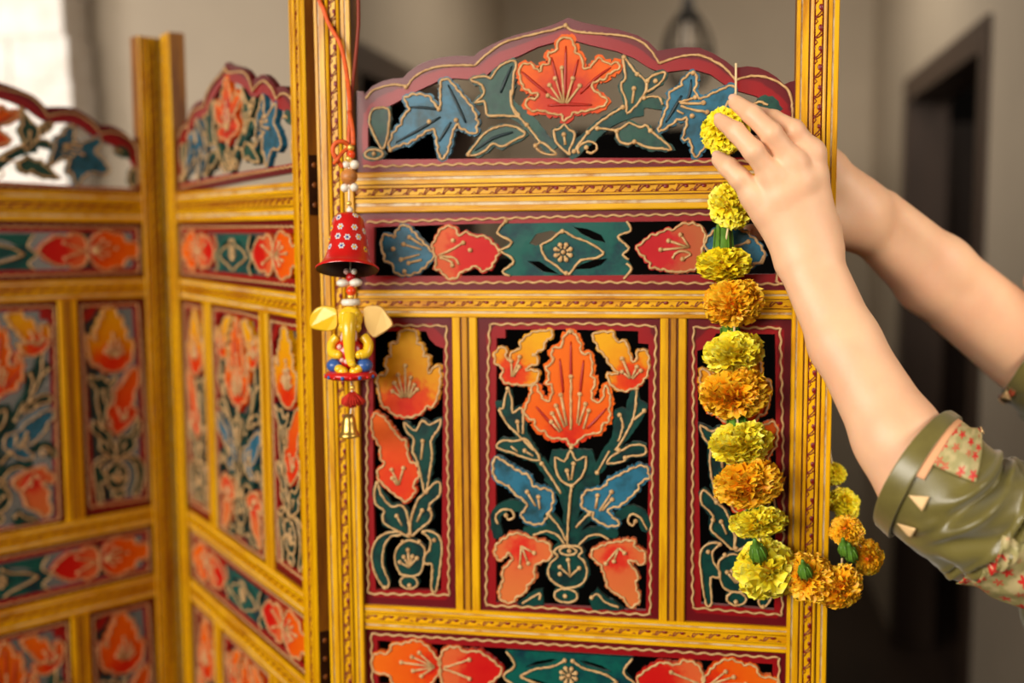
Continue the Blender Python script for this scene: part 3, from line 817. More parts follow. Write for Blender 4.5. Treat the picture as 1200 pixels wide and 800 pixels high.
# ------------------------------------------------------------------ the room
YAW_R = math.radians(10.8)
RA, RB = Vector((math.sin(YAW_R), math.cos(YAW_R), 0)), Vector((math.cos(YAW_R), -math.sin(YAW_R), 0))
RM = Matrix((RB, RA, Vector((0,0,1)))).transposed().to_4x4()      # room coordinates: across, along the corridor, up

def build_room():
    wallm = mat_plain('warm grey plaster', (166,150,130), .85, noise=.06, scale=2.5, bump=.15)
    ceilm = mat_plain('ceiling paint', (205,196,182), .9, noise=.04, scale=2)
    floorm = mat_plain('dark wood floor', (46,32,24), .45, noise=.4, scale=9, stretch=(1,.15,1), bump=.1)
    white = mat_plain('whitewash', (240,232,224), .8, noise=.07, scale=14, bump=.5, dark=(224,212,200))
    brown = mat_plain('dark brown wood', (62,45,34), .5, noise=.3, scale=20, stretch=(1,1,.15))
    brown2 = mat_plain('brown door leaf', (66,48,38), .5, noise=.25, scale=16, stretch=(1,1,.15))
    unlit_wall = mat_plain('unlit room black', (16,13,11), .9, noise=.2, scale=3)  # near-black colour stands in for the darkness of the unlit rooms
    base = mat_plain('skirting paint', (104,90,74), .6, noise=.1, scale=8)
    def st(name, mb, mat, parent=None):
        o = mb.build(name, mat, parent)
        if parent is None: o.matrix_world = RM; o['kind'] = 'structure'
        return o
    Hc = 2.8
    LL, LR, D0, DB = -.98, .658, 2.55, 5.03
    t = .12
    mb = MB(); mb.box((-4.0,-2.6,-.1),(3.6,6.3,0)); st('floor', mb, floorm)
    mb = MB(); mb.box((-4.0,2.2,Hc),(3.6,6.3,Hc+.1)); st('ceiling', mb, ceilm)
    mb = MB(); mb.box((LL-t,DB,0),(LR+.0,DB+t,Hc)); st('wall_back', mb, wallm)
    wall_shade = mat_plain('painted wall shade', (74,66,57), .8, noise=.1, scale=3)  # shade on the lower wall and pier, put into the paint
    mb = MB(); mb.box((-4.0,D0,1.61),(LL,D0+t,Hc)); mb.box((-4.0,D0-.004,0),(LL,D0+t,1.61), mat=1); st('wall_left', mb, [wallm, wall_shade])
    # corridor, left side with a dark opening
    a, b, h = 2.80, 4.35, 2.05
    mb = MB(); mb.box((LL-t,D0+t,0),(LL,a,Hc)); mb.box((LL-t,b,0),(LL,DB,Hc)); mb.box((LL-t,a,h),(LL,b,Hc)); st('wall_corridor_left', mb, wallm)
    mb = MB(); mb.box((LL-1.6,D0+t,0),(LL-1.5,DB,Hc)); mb.box((LL-1.5,DB,0),(LL-t,DB+t,Hc)); st('wall_dark_room', mb, unlit_wall)
    def frame(a, b, h, l0, l1, w=.08):
        mb = MB()
        mb.box((l0,a,0),(l1,a+w,h)); mb.box((l0,b-w,0),(l1,b,h)); mb.box((l0,a+w,h-w),(l1,b-w,h))
        return mb
    d2 = st('door_2', frame(a, b, h, LL-t-.01, LL+.015), brown)
    # right wall with the tall doorway
    a, b, h = 2.90, 4.13, 2.055
    mb = MB(); mb.box((LR,2.05,0),(LR+t,a,Hc)); mb.box((LR,b,0),(LR+t,DB+t,Hc)); mb.box((LR,a,h),(LR+t,b,Hc)); wr = st('wall_right', mb, wallm)
    return_parts = st('door_1', frame(a, b, h, LR-.012, LR+t+.01), brown)
    mb = MB(); mb.box((LR+t,5.0,0),(2.6,5.1,Hc)); mb.box((2.6,1.6,0),(2.7,5.1,Hc)); mb.box((LR+t,1.5,0),(2.7,1.6,Hc)); st('wall_side_room', mb, unlit_wall)
    # panelled leaf of the side room, seen through the doorway
    mb = MB(); mb.box((.80,4.955,0.005),(2.55,4.998,1.98)); d3 = st('door_3', mb, brown2)
    mb = MB()
    for x0, x1 in ((.90,1.28),(1.38,1.76),(1.86,2.44)):
        for z0, z1 in ((.2,.95),(1.05,1.9)): mb.box((x0,4.945,z0),(x1,4.956,z1))
    mb.build('door_panel', brown2, d3)
    mb = MB(); mb.box((LL,DB-.018,0),(LR,DB,.12)); st('baseboard_back', mb, base)
    # whitewashed brick pier
    mb = MB(); rnd = random.Random(4)
    zz = 0.0
    edge = (Vector(at(80, 60, 2.70))).dot(RB)
    k = 0
    while zz < Hc:
        hh = .106
        off = [0.0, .010, .003, -.006][k % 4]+rnd.uniform(-.003, .003)
        x1 = edge+off; x = -4.0+.25*(k % 2)
        q = MB()
        joints = [x1-.0]
        w = .30 if k % 2 else .16
        xx = x1
        while xx > -3.2:
            x0 = xx-w+.0015
            z1 = min(zz+hh-.0015, Hc-.001)
            bm = bmesh.new()
            r = bmesh.ops.create_cube(bm, size=1)
            bmesh.ops.scale(bm, vec=(xx-x0, .16, max(.01, z1-zz)), verts=bm.verts)
            bmesh.ops.translate(bm, vec=((xx+x0)/2, D0-.030+rnd.uniform(-.002,.002), (zz+z1)/2), verts=bm.verts)
            bmesh.ops.bevel(bm, geom=bm.edges[:]+bm.verts[:], offset=.0022, segments=2, affect='EDGES')
            bm.verts.ensure_lookup_table()
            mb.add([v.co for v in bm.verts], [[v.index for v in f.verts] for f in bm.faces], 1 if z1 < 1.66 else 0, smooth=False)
            bm.free()
            xx -= w; w = .30
        zz += hh; k += 1
    mb.box((-3.2,D0-.104,0),(edge-.012,D0-.001,Hc-.002))
    st('wall_pier', mb, [white, wall_shade])
    # hanging lantern in the corridor
    metal = mat_plain('dark bronze', (40,32,24), .45, metal=.6, noise=.3, scale=40)
    glass = mat_plain('frosted glass tube', (206,190,172), .35)
    p = at(806, 36, 3.0)
    lr = empty('pendant_lamp', (p.x, p.y, Hc)); tag(lr, 'small dark wire lantern with a pale glass tube hanging from the ceiling behind the screen', 'lamp')
    def put(mb, name, mat, par=lr): return mb.build(name, mat, par)
    z0 = p.z-Hc
    mb = MB(); mb.lathe([(0,0),(.045,0),(.045,-.012),(.012,-.03),(0,-.03)]); put(mb, 'ceiling_rose', metal)
    mb = MB(); mb.tube([(0,0,-.02),(0,0,z0+.07)], .004, seg=8); put(mb, 'cord', metal)
    mb = MB(); mb.lathe([(0,z0+.095),(.014,z0+.09),(.018,z0+.055),(.030,z0+.045),(.034,z0+.025),(.026,z0+.022),(0,z0+.022)]); put(mb, 'cap', metal)
    mb = MB(); mb.lathe([(0,z0+.024),(.019,z0+.022),(.021,z0-.07),(.017,z0-.10),(0,z0-.105)]); put(mb, 'glass_tube', glass)
    mb = MB()
    for j in range(10):
        a = 2*math.pi*j/10
        L = [(.026,z0+.04),(.050,z0+.008),(.066,z0-.04),(.066,z0-.09),(.045,z0-.14),(.010,z0-.16)]
        mb.tube(smooth_line([(r*math.cos(a), r*math.sin(a), z) for r, z in L], 4), .0038, seg=5)
    for r, z in ((.0665,z0-.06),(.045,z0-.14)):
        mb.tube([(r*math.cos(2*math.pi*i/28), r*math.sin(2*math.pi*i/28), z) for i in range(28)], .0038, seg=5, closed=True)
    put(mb, 'wire_cage', metal)
    # dark cupboards added so that the holes of the carving read black
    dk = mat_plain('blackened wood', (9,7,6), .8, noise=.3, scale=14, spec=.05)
    def cupboard(name, label, l0, l1, h, d, split):
        c = RB*((l0+l1)/2)+RA*d; w = (l1-l0)/2
        sb = empty(name, c); sb.rotation_euler.z = -YAW_R; tag(sb, label, 'cabinet')
        mb = MB(); mb.box((-w+.02,-.2,.1),(w-.02,.2,h-.04)); mb.build('carcass', dk, sb)
        mb = MB(); mb.box((-w,-.23,h-.04),(w,.21,h)); mb.build('top', dk, sb)
        for sx in (-1, 1):
            x0, x1 = (-w+.03,-.005) if sx < 0 else (.005,w-.03)
            mb = MB(); mb.box((x0,-.215,.14),(x1,-.2,h-.08)); mb.box((x0+.05,-.222,.2),(x1-.05,-.215,h-.14)); q = mb.build('door', dk, sb)
            mb = MB(); mb.sphere((.03*sx,-.235,h*.55), .012); mb.build('knob', metal, q)
            for sy in (-1, 1):
                mb = MB(); mb.lathe([(0,.1),(.03,.1),(.02,0),(0,0)], c=((w-.06)*sx,.16*sy,0), seg=12); mb.build('leg', dk, sb)
    cupboard('added_wardrobe', 'tall dark cupboard added to blacken the holes in the right half of the carved screen', -.49, .31, 1.84, 3.55, 2)
    cupboard('added_sideboard', 'low dark cabinet added to blacken the holes in the left half of the carved screen', -.95, -.50, 1.46, 3.55, 2)
# ------------------------------------------------------------------ marigold garland
def marigold(R, n, seed, squash=.75, thmax=118, ruffle=.10, wid=.34):
    rnd = random.Random(seed); mb = MB()
    ga = math.pi*(3-5**.5)
    for i in range(n):
        u = (i+.5)/n
        th = math.radians(thmax)*u**.62*rnd.uniform(.94,1.06); ph = i*ga+rnd.uniform(-.2,.2)
        d = Vector((math.sin(th)*math.cos(ph), math.sin(th)*math.sin(ph), math.cos(th)))
        tn = Vector((-math.sin(ph), math.cos(ph), 0))
        out = Vector((math.cos(th)*math.cos(ph), math.cos(th)*math.sin(ph), -math.sin(th)))
        rot = rnd.uniform(-1.5,1.5)
        t2 = tn*math.cos(rot)+out*math.sin(rot); o2 = out*math.cos(rot)-tn*math.sin(rot)
        L = R*rnd.uniform(.86,1.06)
        w = R*wid*rnd.uniform(.75,1.2)
        ph0 = rnd.uniform(0,6.28); tv = rnd.uniform(.0,.35)
        V, tt = [], []
        NS, NR = 7, 5
        for r in range(NR):
            q = r/(NR-1)
            rad = L*(.50+.50*q)
            ww = w*(.30+.75*math.sin(min(1,q*1.02)*math.pi*.62))
            for s in range(NS):
                a = -1+2*s/(NS-1)
                p = d*rad*(1-.10*a*a*q) + t2*(a*ww*.5) + o2*(R*(.13*q*q+.06*a*a*q)) + o2*(ruffle*R*q*math.sin(a*6.5+ph0)) + d*(.035*R*q*math.sin(a*11+ph0*2))
                V.append((p.x, p.y, p.z*squash)); tt.append(.25+.6*q+tv-.15)
        F = [(r*NS+s, r*NS+s+1, (r+1)*NS+s+1, (r+1)*NS+s) for r in range(NR-1) for s in range(NS-1)]
        mb.add(V, F, 0, tt, smooth=True)
    mb.sphere((0,0,0), (R*.55,R*.55,R*.5*squash), seg=14, rings=8)
    return mb

def build_garland():
    lemon = mat_tint('lemon petals', [(0,(222,176,8)),(.3,(242,212,18)),(.8,(250,230,48)),(1,(252,240,96))], .55, noise=.08, sss=.5)
    yellow = mat_tint('yellow petals', [(0,(220,168,4)),(.3,(242,208,6)),(.8,(250,226,24)),(1,(252,236,60))], .55, noise=.08, sss=.5)
    orange = mat_tint('orange petals', [(0,(236,124,2)),(.25,(250,156,4)),(.7,(254,178,8)),(1,(255,204,44))], .55, noise=.10, sss=.5)
    green = mat_plain('green calyx', (92,140,40), .5, noise=.35, scale=120)
    thread = mat_plain('garland thread', (222,196,150), .7)
    # px, py, width px, off (m in front of the panel face), colour, axis (face direction: right, towards viewer, up), squash, calyx?, depth override
    FL = [(850,153,58,.016,'y',(-.5,.75,.3),.75,0,None),
          (856,241,56,.020,'l',(-.75,.5,-.25),.85,1,None),
          (848,309,64,.024,'y',(-.05,.35,-1),.62,1,None),
          (860,355,72,.024,'o',(.0,.7,-.70),.64,1,None),
          (860,413,72,.025,'l',(.05,.52,-.85),.72,1,None),
          (861,461,82,.026,'o',(.0,.62,-.75),.64,0,None),
          (868,519,75,.025,'l',(.05,.50,-.85),.70,1,None),
          (877,567,83,.027,'o',(.05,.64,-.75),.62,0,None),
          (889,611,70,.024,'l',(.1,.42,-.88),.58,1,None),
          (897,667,77,.027,'l',(.15,.85,-.3),.85,1,None),
          (948,676,64,.030,'o',(-.25,.8,-.3),.85,0,None),
          (981,686,62,.024,'o',(.3,.75,-.5),.85,0,None),
          (992,622,42,.0,'o',(-.1,.5,.7),.75,1,1.000),
          (1017,653,44,.0,'o',(.7,.6,.1),.8,1,1.005),
          (989,590,40,.0,'y',(.3,.6,.5),.8,0,1.045),
          (977,555,30,.0,'y',(-.1,.6,.6),.8,0,1.055)]
    DARK = ['pale lemon', 'yellow', 'orange']
    p0 = fw(862, 80, .006)
    root = empty('marigold_garland', fw(897, 640, .01))
    tag(root, 'garland of yellow and orange marigold heads strung down the right edge of the carved screen', 'flower garland')
    base = root.location.copy()
    cen = []
    for i, (px, py, w, off, c, ax, sq, cal, dep) in enumerate(FL):
        P = at(px, py, dep) if dep else fw(px, py, off)
        R = w/FPX*P.y*.5*1.0
        mb = marigold(R, {'l': 130, 'y': 130, 'o': 190}[c], 100+i, sq, wid={'l': .62, 'y': .56, 'o': .46}[c], ruffle={'l': .11, 'y': .11, 'o': .12}[c])
        o = mb.build('flower_head', {'l': lemon, 'y': yellow, 'o': orange}[c], root, fixnormals=False)
        a = Vector((ax[0], -ax[1], ax[2])).normalized()
        q = a.to_track_quat('Z', 'Y')
        o.rotation_euler = q.to_euler(); o.location = P-base
        cen.append(P)
        if cal:
            mb = MB()
            L = R*{2: 1.55}.get(i, .95 if cal else 1)
            k = R*.30
            prof = [(k*.55,-R*sq*.25-L),(k*.9,-R*sq*.2-L*.85),(k*1.0,-R*sq*.2-L*.45),(k*1.25,-R*sq*.1-L*.15),(k*1.5,-R*sq*.05),(k*.5,0)]
            mb.lathe([(0,prof[0][1])]+prof, seg=12)
            for j in range(6):
                b = 2*math.pi*j/6
                mb.tube([(k*1.02*math.cos(b),k*1.02*math.sin(b),-R*sq*.2-L*.8),(k*1.22*math.cos(b),k*1.22*math.sin(b),-R*sq*.15-L*.2),(k*1.75*math.cos(b),k*1.75*math.sin(b),.1*R)], k*.11, seg=6)
            mb.build('calyx', green, o)
    # loose green buds in the lower cluster
    for px, py, r, off in ((888,646,.0075,.052),(990,642,.006,None),(997,648,.006,None),(943,668,.006,.054)):
        mb = MB(); mb.lathe([(0,-r*1.5),(r*.7,-r*1.4),(r*1.0,-r*.8),(r*.95,0),(r*.75,r*.8),(r*.45,r*1.3),(r*.30,r*1.9),(r*.22,r*2.3),(0,r*2.35)], seg=14)
        for j in range(7): mb.tube([(r*1.0*math.cos(j*.9),r*1.0*math.sin(j*.9),-r*1.3),(r*1.02*math.cos(j*.9),r*1.02*math.sin(j*.9),-r*.3),(r*.6*math.cos(j*.9),r*.6*math.sin(j*.9),r*1.1)], r*.14, seg=5)
        o = mb.build('bud', green, root); o.location = (fw(px, py, off) if off else at(px, py, .985))-base; o.rotation_euler = (.5,-.35,0)
    pts = [fw(862.5,74,.0022), fw(862,113,.004), fw(860,140,.012)]+[cen[0]+Vector((.003,0,.0))]+cen[1:]+[at(965,470,1.075), at(958,360,1.085), at(962,262,1.085)]
    mb = MB(); mb.tube([p-base for p in smooth_line(pts, 5)], .0011, seg=6); mb.build('thread', thread, root)
# ------------------------------------------------------------------ hanging bell charm
def build_charm():
    OFF = .034
    red = mat_plain('red enamel', (206,22,18), .28, coat=.3, noise=.1, scale=60)
    redin = mat_plain('dark inside of the bell', (46,8,6), .5)
    whitep = mat_plain('white petals paint', (214,206,206), .45); bluep = mat_plain('blue paint dots', (50,84,160), .4); yelp = mat_plain('yellow paint dots', (240,190,40), .4)
    pearl = mat_plain('white bead', (238,226,208), .25, coat=.3); gold = mat_plain('gold bead', (238,196,96), .3, metal=.5)
    wood = mat_plain('wooden bead', (202,128,62), .45, noise=.3, scale=60, stretch=(1,1,4)); orangeb = mat_plain('orange bead', (232,70,20), .3)
    redb = mat_plain('red bead', (190,16,22), .3); ribbon_o = mat_plain('orange ribbon', (226,88,10), .6, noise=.3, scale=90); ribbon_r = mat_plain('rust red cord', (140,44,14), .6, noise=.3, scale=90)
    eleph = mat_plain('yellow glaze', (244,196,34), .26, coat=.3, noise=.1, scale=40); ear_p = mat_plain('pale unpainted ear', (240,196,118), .5)
    eblue = mat_plain('blue glaze', (54,92,160), .3); ewhite = mat_plain('pale pink glaze', (226,180,170), .3); brass = mat_plain('brass', (206,166,84), .3, metal=.85, noise=.2, scale=60)
    tass = mat_plain('red tassel threads', (214,44,18), .8, noise=.3, scale=300); black = mat_plain('black paint', (26,22,20), .4)
    base = fw(411, 350, OFF)
    root = empty('bell_charm', base)
    tag(root, 'hanging charm of red flower-painted bell, yellow elephant figure, red tassel and brass bell', 'hanging charm')
    S = base.y/FPX
    def L(px, py, off=OFF): return fw(px, py, off)-base
    def part(name, mb, mats, par=root): return mb.build(name, mats, par)
    def bd(name, px, py, r, mat, ry=None, off=OFF):
        mb = MB(); p = L(px, py, off)
        mb.sphere(p, (r*S, r*S, (ry or r)*S), seg=14, rings=10); return part(name, mb, mat)
    mb = MB(); mb.tube(smooth_line([L(368,-30,.003),L(374,0,.003),L(379,10,.003),L(384,25,.004),L(390,36,.005),L(398,50,.006),L(404,72,.010),L(408,100,.018),L(410,130,.028),L(409,160,.034),L(408,190,.034)], 4), .0021, flat=.5, seg=8); part('ribbon', mb, ribbon_o)
    mb = MB(); mb.tube(smooth_line([L(420,-30,.003),L(420,0,.003),L(420,30,.003),L(417,66,.006),L(412,112,.016),L(411,150,.030),L(410,172,.034)], 4), .0019, seg=8); part('cord', mb, ribbon_r)
    mb = MB()
    mb.tube(smooth_line([L(410,172),L(402,166,.038),L(393,168,.040),L(390,178,.040),L(397,190,.038),L(402,196,.036)], 4), .0022, flat=.5, seg=8)
    mb.tube(smooth_line([L(410,172),L(402,178,.038),L(396,186,.042),L(391,192,.04)], 4), .0018, flat=.5, seg=8)
    mb.tube(smooth_line([L(409,130,.03),L(413,150,.036),L(414,170,.038)], 4), .0022, flat=.5, seg=8)
    part('bow', mb, ribbon_o)
    bd('bead', 411, 173, 4.2, gold); bd('bead', 412, 181, 4.5, orangeb); bd('bead', 405.5, 193, 4.5, pearl); bd('bead', 415.5, 193, 5.5, pearl); bd('bead', 409, 186, 4, gold)
    bd('wooden_bead', 409, 207, 10, wood, 9.2)
    bd('bead', 404, 220, 5, pearl); bd('bead', 415, 219.5, 5, pearl)
    mb = MB(); mb.tube([L(409,170),L(409,200),L(409,250),L(411,330),L(411,360)], .0009, seg=6); mb.tube([L(411,440),L(413,470),L(409,495)], .0009, seg=6); part('thread', mb, pearl)
    bd('bead', 409, 238.5, 3.2, gold); bd('bead', 410, 246, 3.8, pearl)
    # the bell, its mouth tipped towards the viewer
    prof = [(2,0),(8,.5),(14,3),(18,8),(20.5,17),(22,28),(23.5,41),(26,52),(29,58),(33,62.5),(38,66),(37.5,68)]
    inn = [(37,68),(31,64),(26,58),(23,50),(20,30),(16,12),(2,6)]
    top = L(408.5, 250)
    Mt = Matrix.Rotation(math.radians(-17), 3, 'X') @ Matrix.Scale(1, 3)
    Mt4 = Matrix.Translation(top) @ Matrix.Rotation(math.radians(-17), 4, 'X')
    mb = MB()
    bm_ = MB(); bm_.lathe([(r*S*.96, -z*S*1.0) for r, z in prof], seg=48); mb.merge(bm_, Mt4)
    bm_ = MB(); bm_.lathe([(r*S*.96, -z*S*1.0) for r, z in inn], seg=48); mb.merge(bm_, Mt4, mat=1)
    rnd = random.Random(3)
    def rad(z):
        for (r0, z0), (r1, z1) in zip(prof, prof[1:]):
            if z0 <= z <= z1: return r0+(r1-r0)*(z-z0)/(z1-z0)
        return 38
    spots = []
    for row, (z, n) in enumerate(((8,6),(22,8),(33,9),(46,9))):
        for k in range(n): spots.append((z+rnd.uniform(-2,2), 2*math.pi*(k+.5*(row % 2))/n+rnd.uniform(-.15,.15), rnd.choice([2,2,2,4]), rnd.choice([3,4])))
    for z, a, pm, cm in spots:
        r = rad(z)*.96+.15
        e1 = Vector((-math.sin(a), math.cos(a), 0)); slope = (rad(z+2)-rad(z-2))/4*.96
        e2 = Vector((math.cos(a)*slope, math.sin(a)*slope, -1)).normalized(); nn = e1.cross(e2)
        if nn.dot(Vector((math.cos(a), math.sin(a), 0))) < 0: nn = -nn
        c = Vector((r*math.cos(a), r*math.sin(a), -z))
        R3 = Matrix((e1, e2, nn)).transposed()
        q = MB()
        for j in range(6):
            t = 2*math.pi*j/6
            q.sphere((c+e1*math.cos(t)*2.7+e2*math.sin(t)*2.7)*S, (1.45*S,1.45*S,.45*S), mat=pm, seg=8, rings=5, M=R3)
        q.sphere(c*S, (1.5*S,1.5*S,.7*S), mat=cm if pm == 2 else 3, seg=8, rings=5, M=R3)
        mb.merge(q, Mt4)
    part('bell', mb, [red, redin, whitep, bluep, yelp])
    bd('bead', 406, 318, 3.6, ewhite, off=.036); bd('bead', 415, 318, 3.6, pearl, off=.036); bd('bead', 411, 325, 5.5, redb)
    bd('bead', 402, 331.5, 8, pearl, 5); bd('bead', 417, 331, 8, pearl, 5); bd('bead', 411.5, 341, 6, orangeb); bd('bead', 411, 347.5, 4, gold)
    mb = MB(); p = L(411, 354); mb.lathe([(4*S,-4*S),(10*S,-3.5*S),(11.5*S,0),(10*S,3.5*S),(4*S,4*S)], c=p, seg=24); part('ring_bead', mb, pearl)
    # elephant figure: body in one mesh, ears, arms, feet and base as its pieces
    def E(dx, dy, dz): return L(411+dx, 400+dy)+Vector((0, -dz*S, 0))
    mb = MB()
    mb.sphere(E(0,-27,2), (14.5*S,12*S,15*S), seg=24, rings=16)
    mb.sphere(E(-5,-33,5), (7.5*S,8*S,7*S), seg=16, rings=10); mb.sphere(E(5,-33,5), (7.5*S,8*S,7*S), seg=16, rings=10)
    mb.sphere(E(-7,-17,6), (6.5*S,7*S,7*S), seg=16, rings=10); mb.sphere(E(7,-17,6), (6.5*S,7*S,7*S), seg=16, rings=10)
    tr = smooth_line([E(0,-30,8),E(0,-20,15),E(.5,-8,18),E(1,6,18),E(2,18,17),E(4,24,19),E(6,23,22)], 5)
    n = len(tr); mb.tube(tr, 1, seg=14, radii=[(9.5-6.0*(i/(n-1)))*S for i in range(n)])
    for sx in (-1, 1): mb.sphere(E(6.5*sx,-27,12.5), 1.7*S, mat=1, seg=10, rings=8)
    for sx in (-1, 1): mb.tube([E(6*sx,-14,10),E(8*sx,-6,15),E(8.5*sx,-2,17)], 1, seg=8, radii=[2.4*S,1.9*S,.7*S], mat=2)
    mb.sphere(E(0,14,0), (19*S,14*S,20*S), mat=3, seg=24, rings=16)
    for a, b in ((-13,12),(-8,20),(-3,22),(4,20),(10,16),(-11,5)): mb.sphere(E(a,b,13), (3.2*S,2*S,3.2*S), mat=4 if a % 2 else 2, seg=10, rings=6)
    fig = part('elephant_figure', mb, [eleph, black, ewhite, red, ewhite])
    def ear(sx):
        mb = MB()
        c = E(16*sx, -28, -1)
        out = [(0,-9),(8,-13),(18,-13.5),(26,-10),(31,-3),(33,5),(31,12),(22,15),(10,16),(0,11)] if sx < 0 else [(0,-11),(10,-14),(20,-12),(27,-3),(33,8),(27,15),(18,21),(10,24),(3,15),(0,5)]
        ring = smooth_line([(x*sx, y) for x, y in out], 4, True); m = len(ring)
        V = []
        for k, (dy, sc) in enumerate(((-3,.94),(-1.6,1),(1.4,1),(2.6,.94))):
            for p in ring:
                q = Vector(((p[0]-14*sx)*sc+14*sx, (p[1]-1)*sc+1))
                V.append(c+Vector((q[0]*S, (dy+3.0*math.sin((abs(q[0]))/34*2.6))*S, -q[1]*S)))
        F = []
        for k in range(3):
            for j in range(m): F.append((k*m+j, k*m+(j+1) % m, (k+1)*m+(j+1) % m, (k+1)*m+j))
        mb.add(V, F); mb.add(V[:m], [tuple(range(m))], smooth=False); mb.add(V[3*m:], [tuple(range(m))], smooth=False)
        return mb
    e1 = part('ear', ear(-1), eleph, fig)
    e2 = part('ear', ear(1), ear_p, fig); e2['label'] = 'pale unpainted ear'
    for sx in (-1, 1):
        mb = MB(); mb.tube(smooth_line([E(15*sx,-6,2),E(21*sx,2,4),E(20*sx,12,9),E(13*sx,14,13)], 5), 6*S, seg=12); mb.sphere(E(12*sx,14,14), 5.2*S, seg=10, rings=8); part('arm', mb, eleph, fig)
        mb = MB(); mb.sphere(E(17*sx,27,8), (10*S,10*S,8.5*S), seg=16, rings=10); part('knee', mb, eblue, fig)
        mb = MB(); mb.sphere(E(7*sx,33,15), (6.5*S,6*S,6*S), seg=14, rings=9); mb.sphere(E(11*sx,30,15), (6*S,6*S,5*S), seg=14, rings=9); part('foot', mb, eleph, fig)
    mb = MB(); mb.lathe([(0,-5*S),(25*S,-5*S),(29*S,-2*S),(29.5*S,1*S),(26*S,4*S),(0,4*S)], c=E(0,38,2), seg=36)
    for j in range(18):
        a = 2*math.pi*j/18; mb.sphere(E(0,38,2)+Vector((29*S*math.cos(a),29*S*math.sin(a),-1.5*S)), 2.4*S, mat=1 if j % 2 else 0, seg=8, rings=6)
    part('base', mb, [red, eblue], fig)
    bd('bead', 413, 454, 3.4, gold)
    mb = MB(); rnd = random.Random(5)
    c = L(413, 459)
    for j in range(150):
        a = rnd.uniform(0, 6.28); q = rnd.uniform(0, 1)**.5
        x, y = math.cos(a)*q, math.sin(a)*q
        mb.tube([c+Vector((x*2*S, y*2*S, 0)), c+Vector((x*9*S, y*9*S, -7*S*(1-.2*q))), c+Vector((x*15*S, y*15*S, (-18+6*q*q)*S+rnd.uniform(-1.5,1.5)*S))], .8*S, seg=4)
    part('tassel', mb, tass)
    mb = MB(); p = L(409, 487)
    mb.lathe([(0,3*S),(2.5*S,2.5*S),(5*S,1*S),(7*S,-2*S),(8*S,-8*S),(9*S,-16*S),(11*S,-21*S),(13.5*S,-24*S),(12.5*S,-25*S),(8*S,-21*S),(6*S,-10*S),(0,-4*S)], c=p, seg=32)
    b = part('brass_bell', mb, brass)
    mb = MB(); mb.tube([p+Vector((0,0,-4*S)), p+Vector((0,0,-24*S))], .8*S, seg=6); mb.sphere(p+Vector((0,0,-25*S)), 3.5*S, seg=12, rings=8); part('clapper', mb, brass, b)
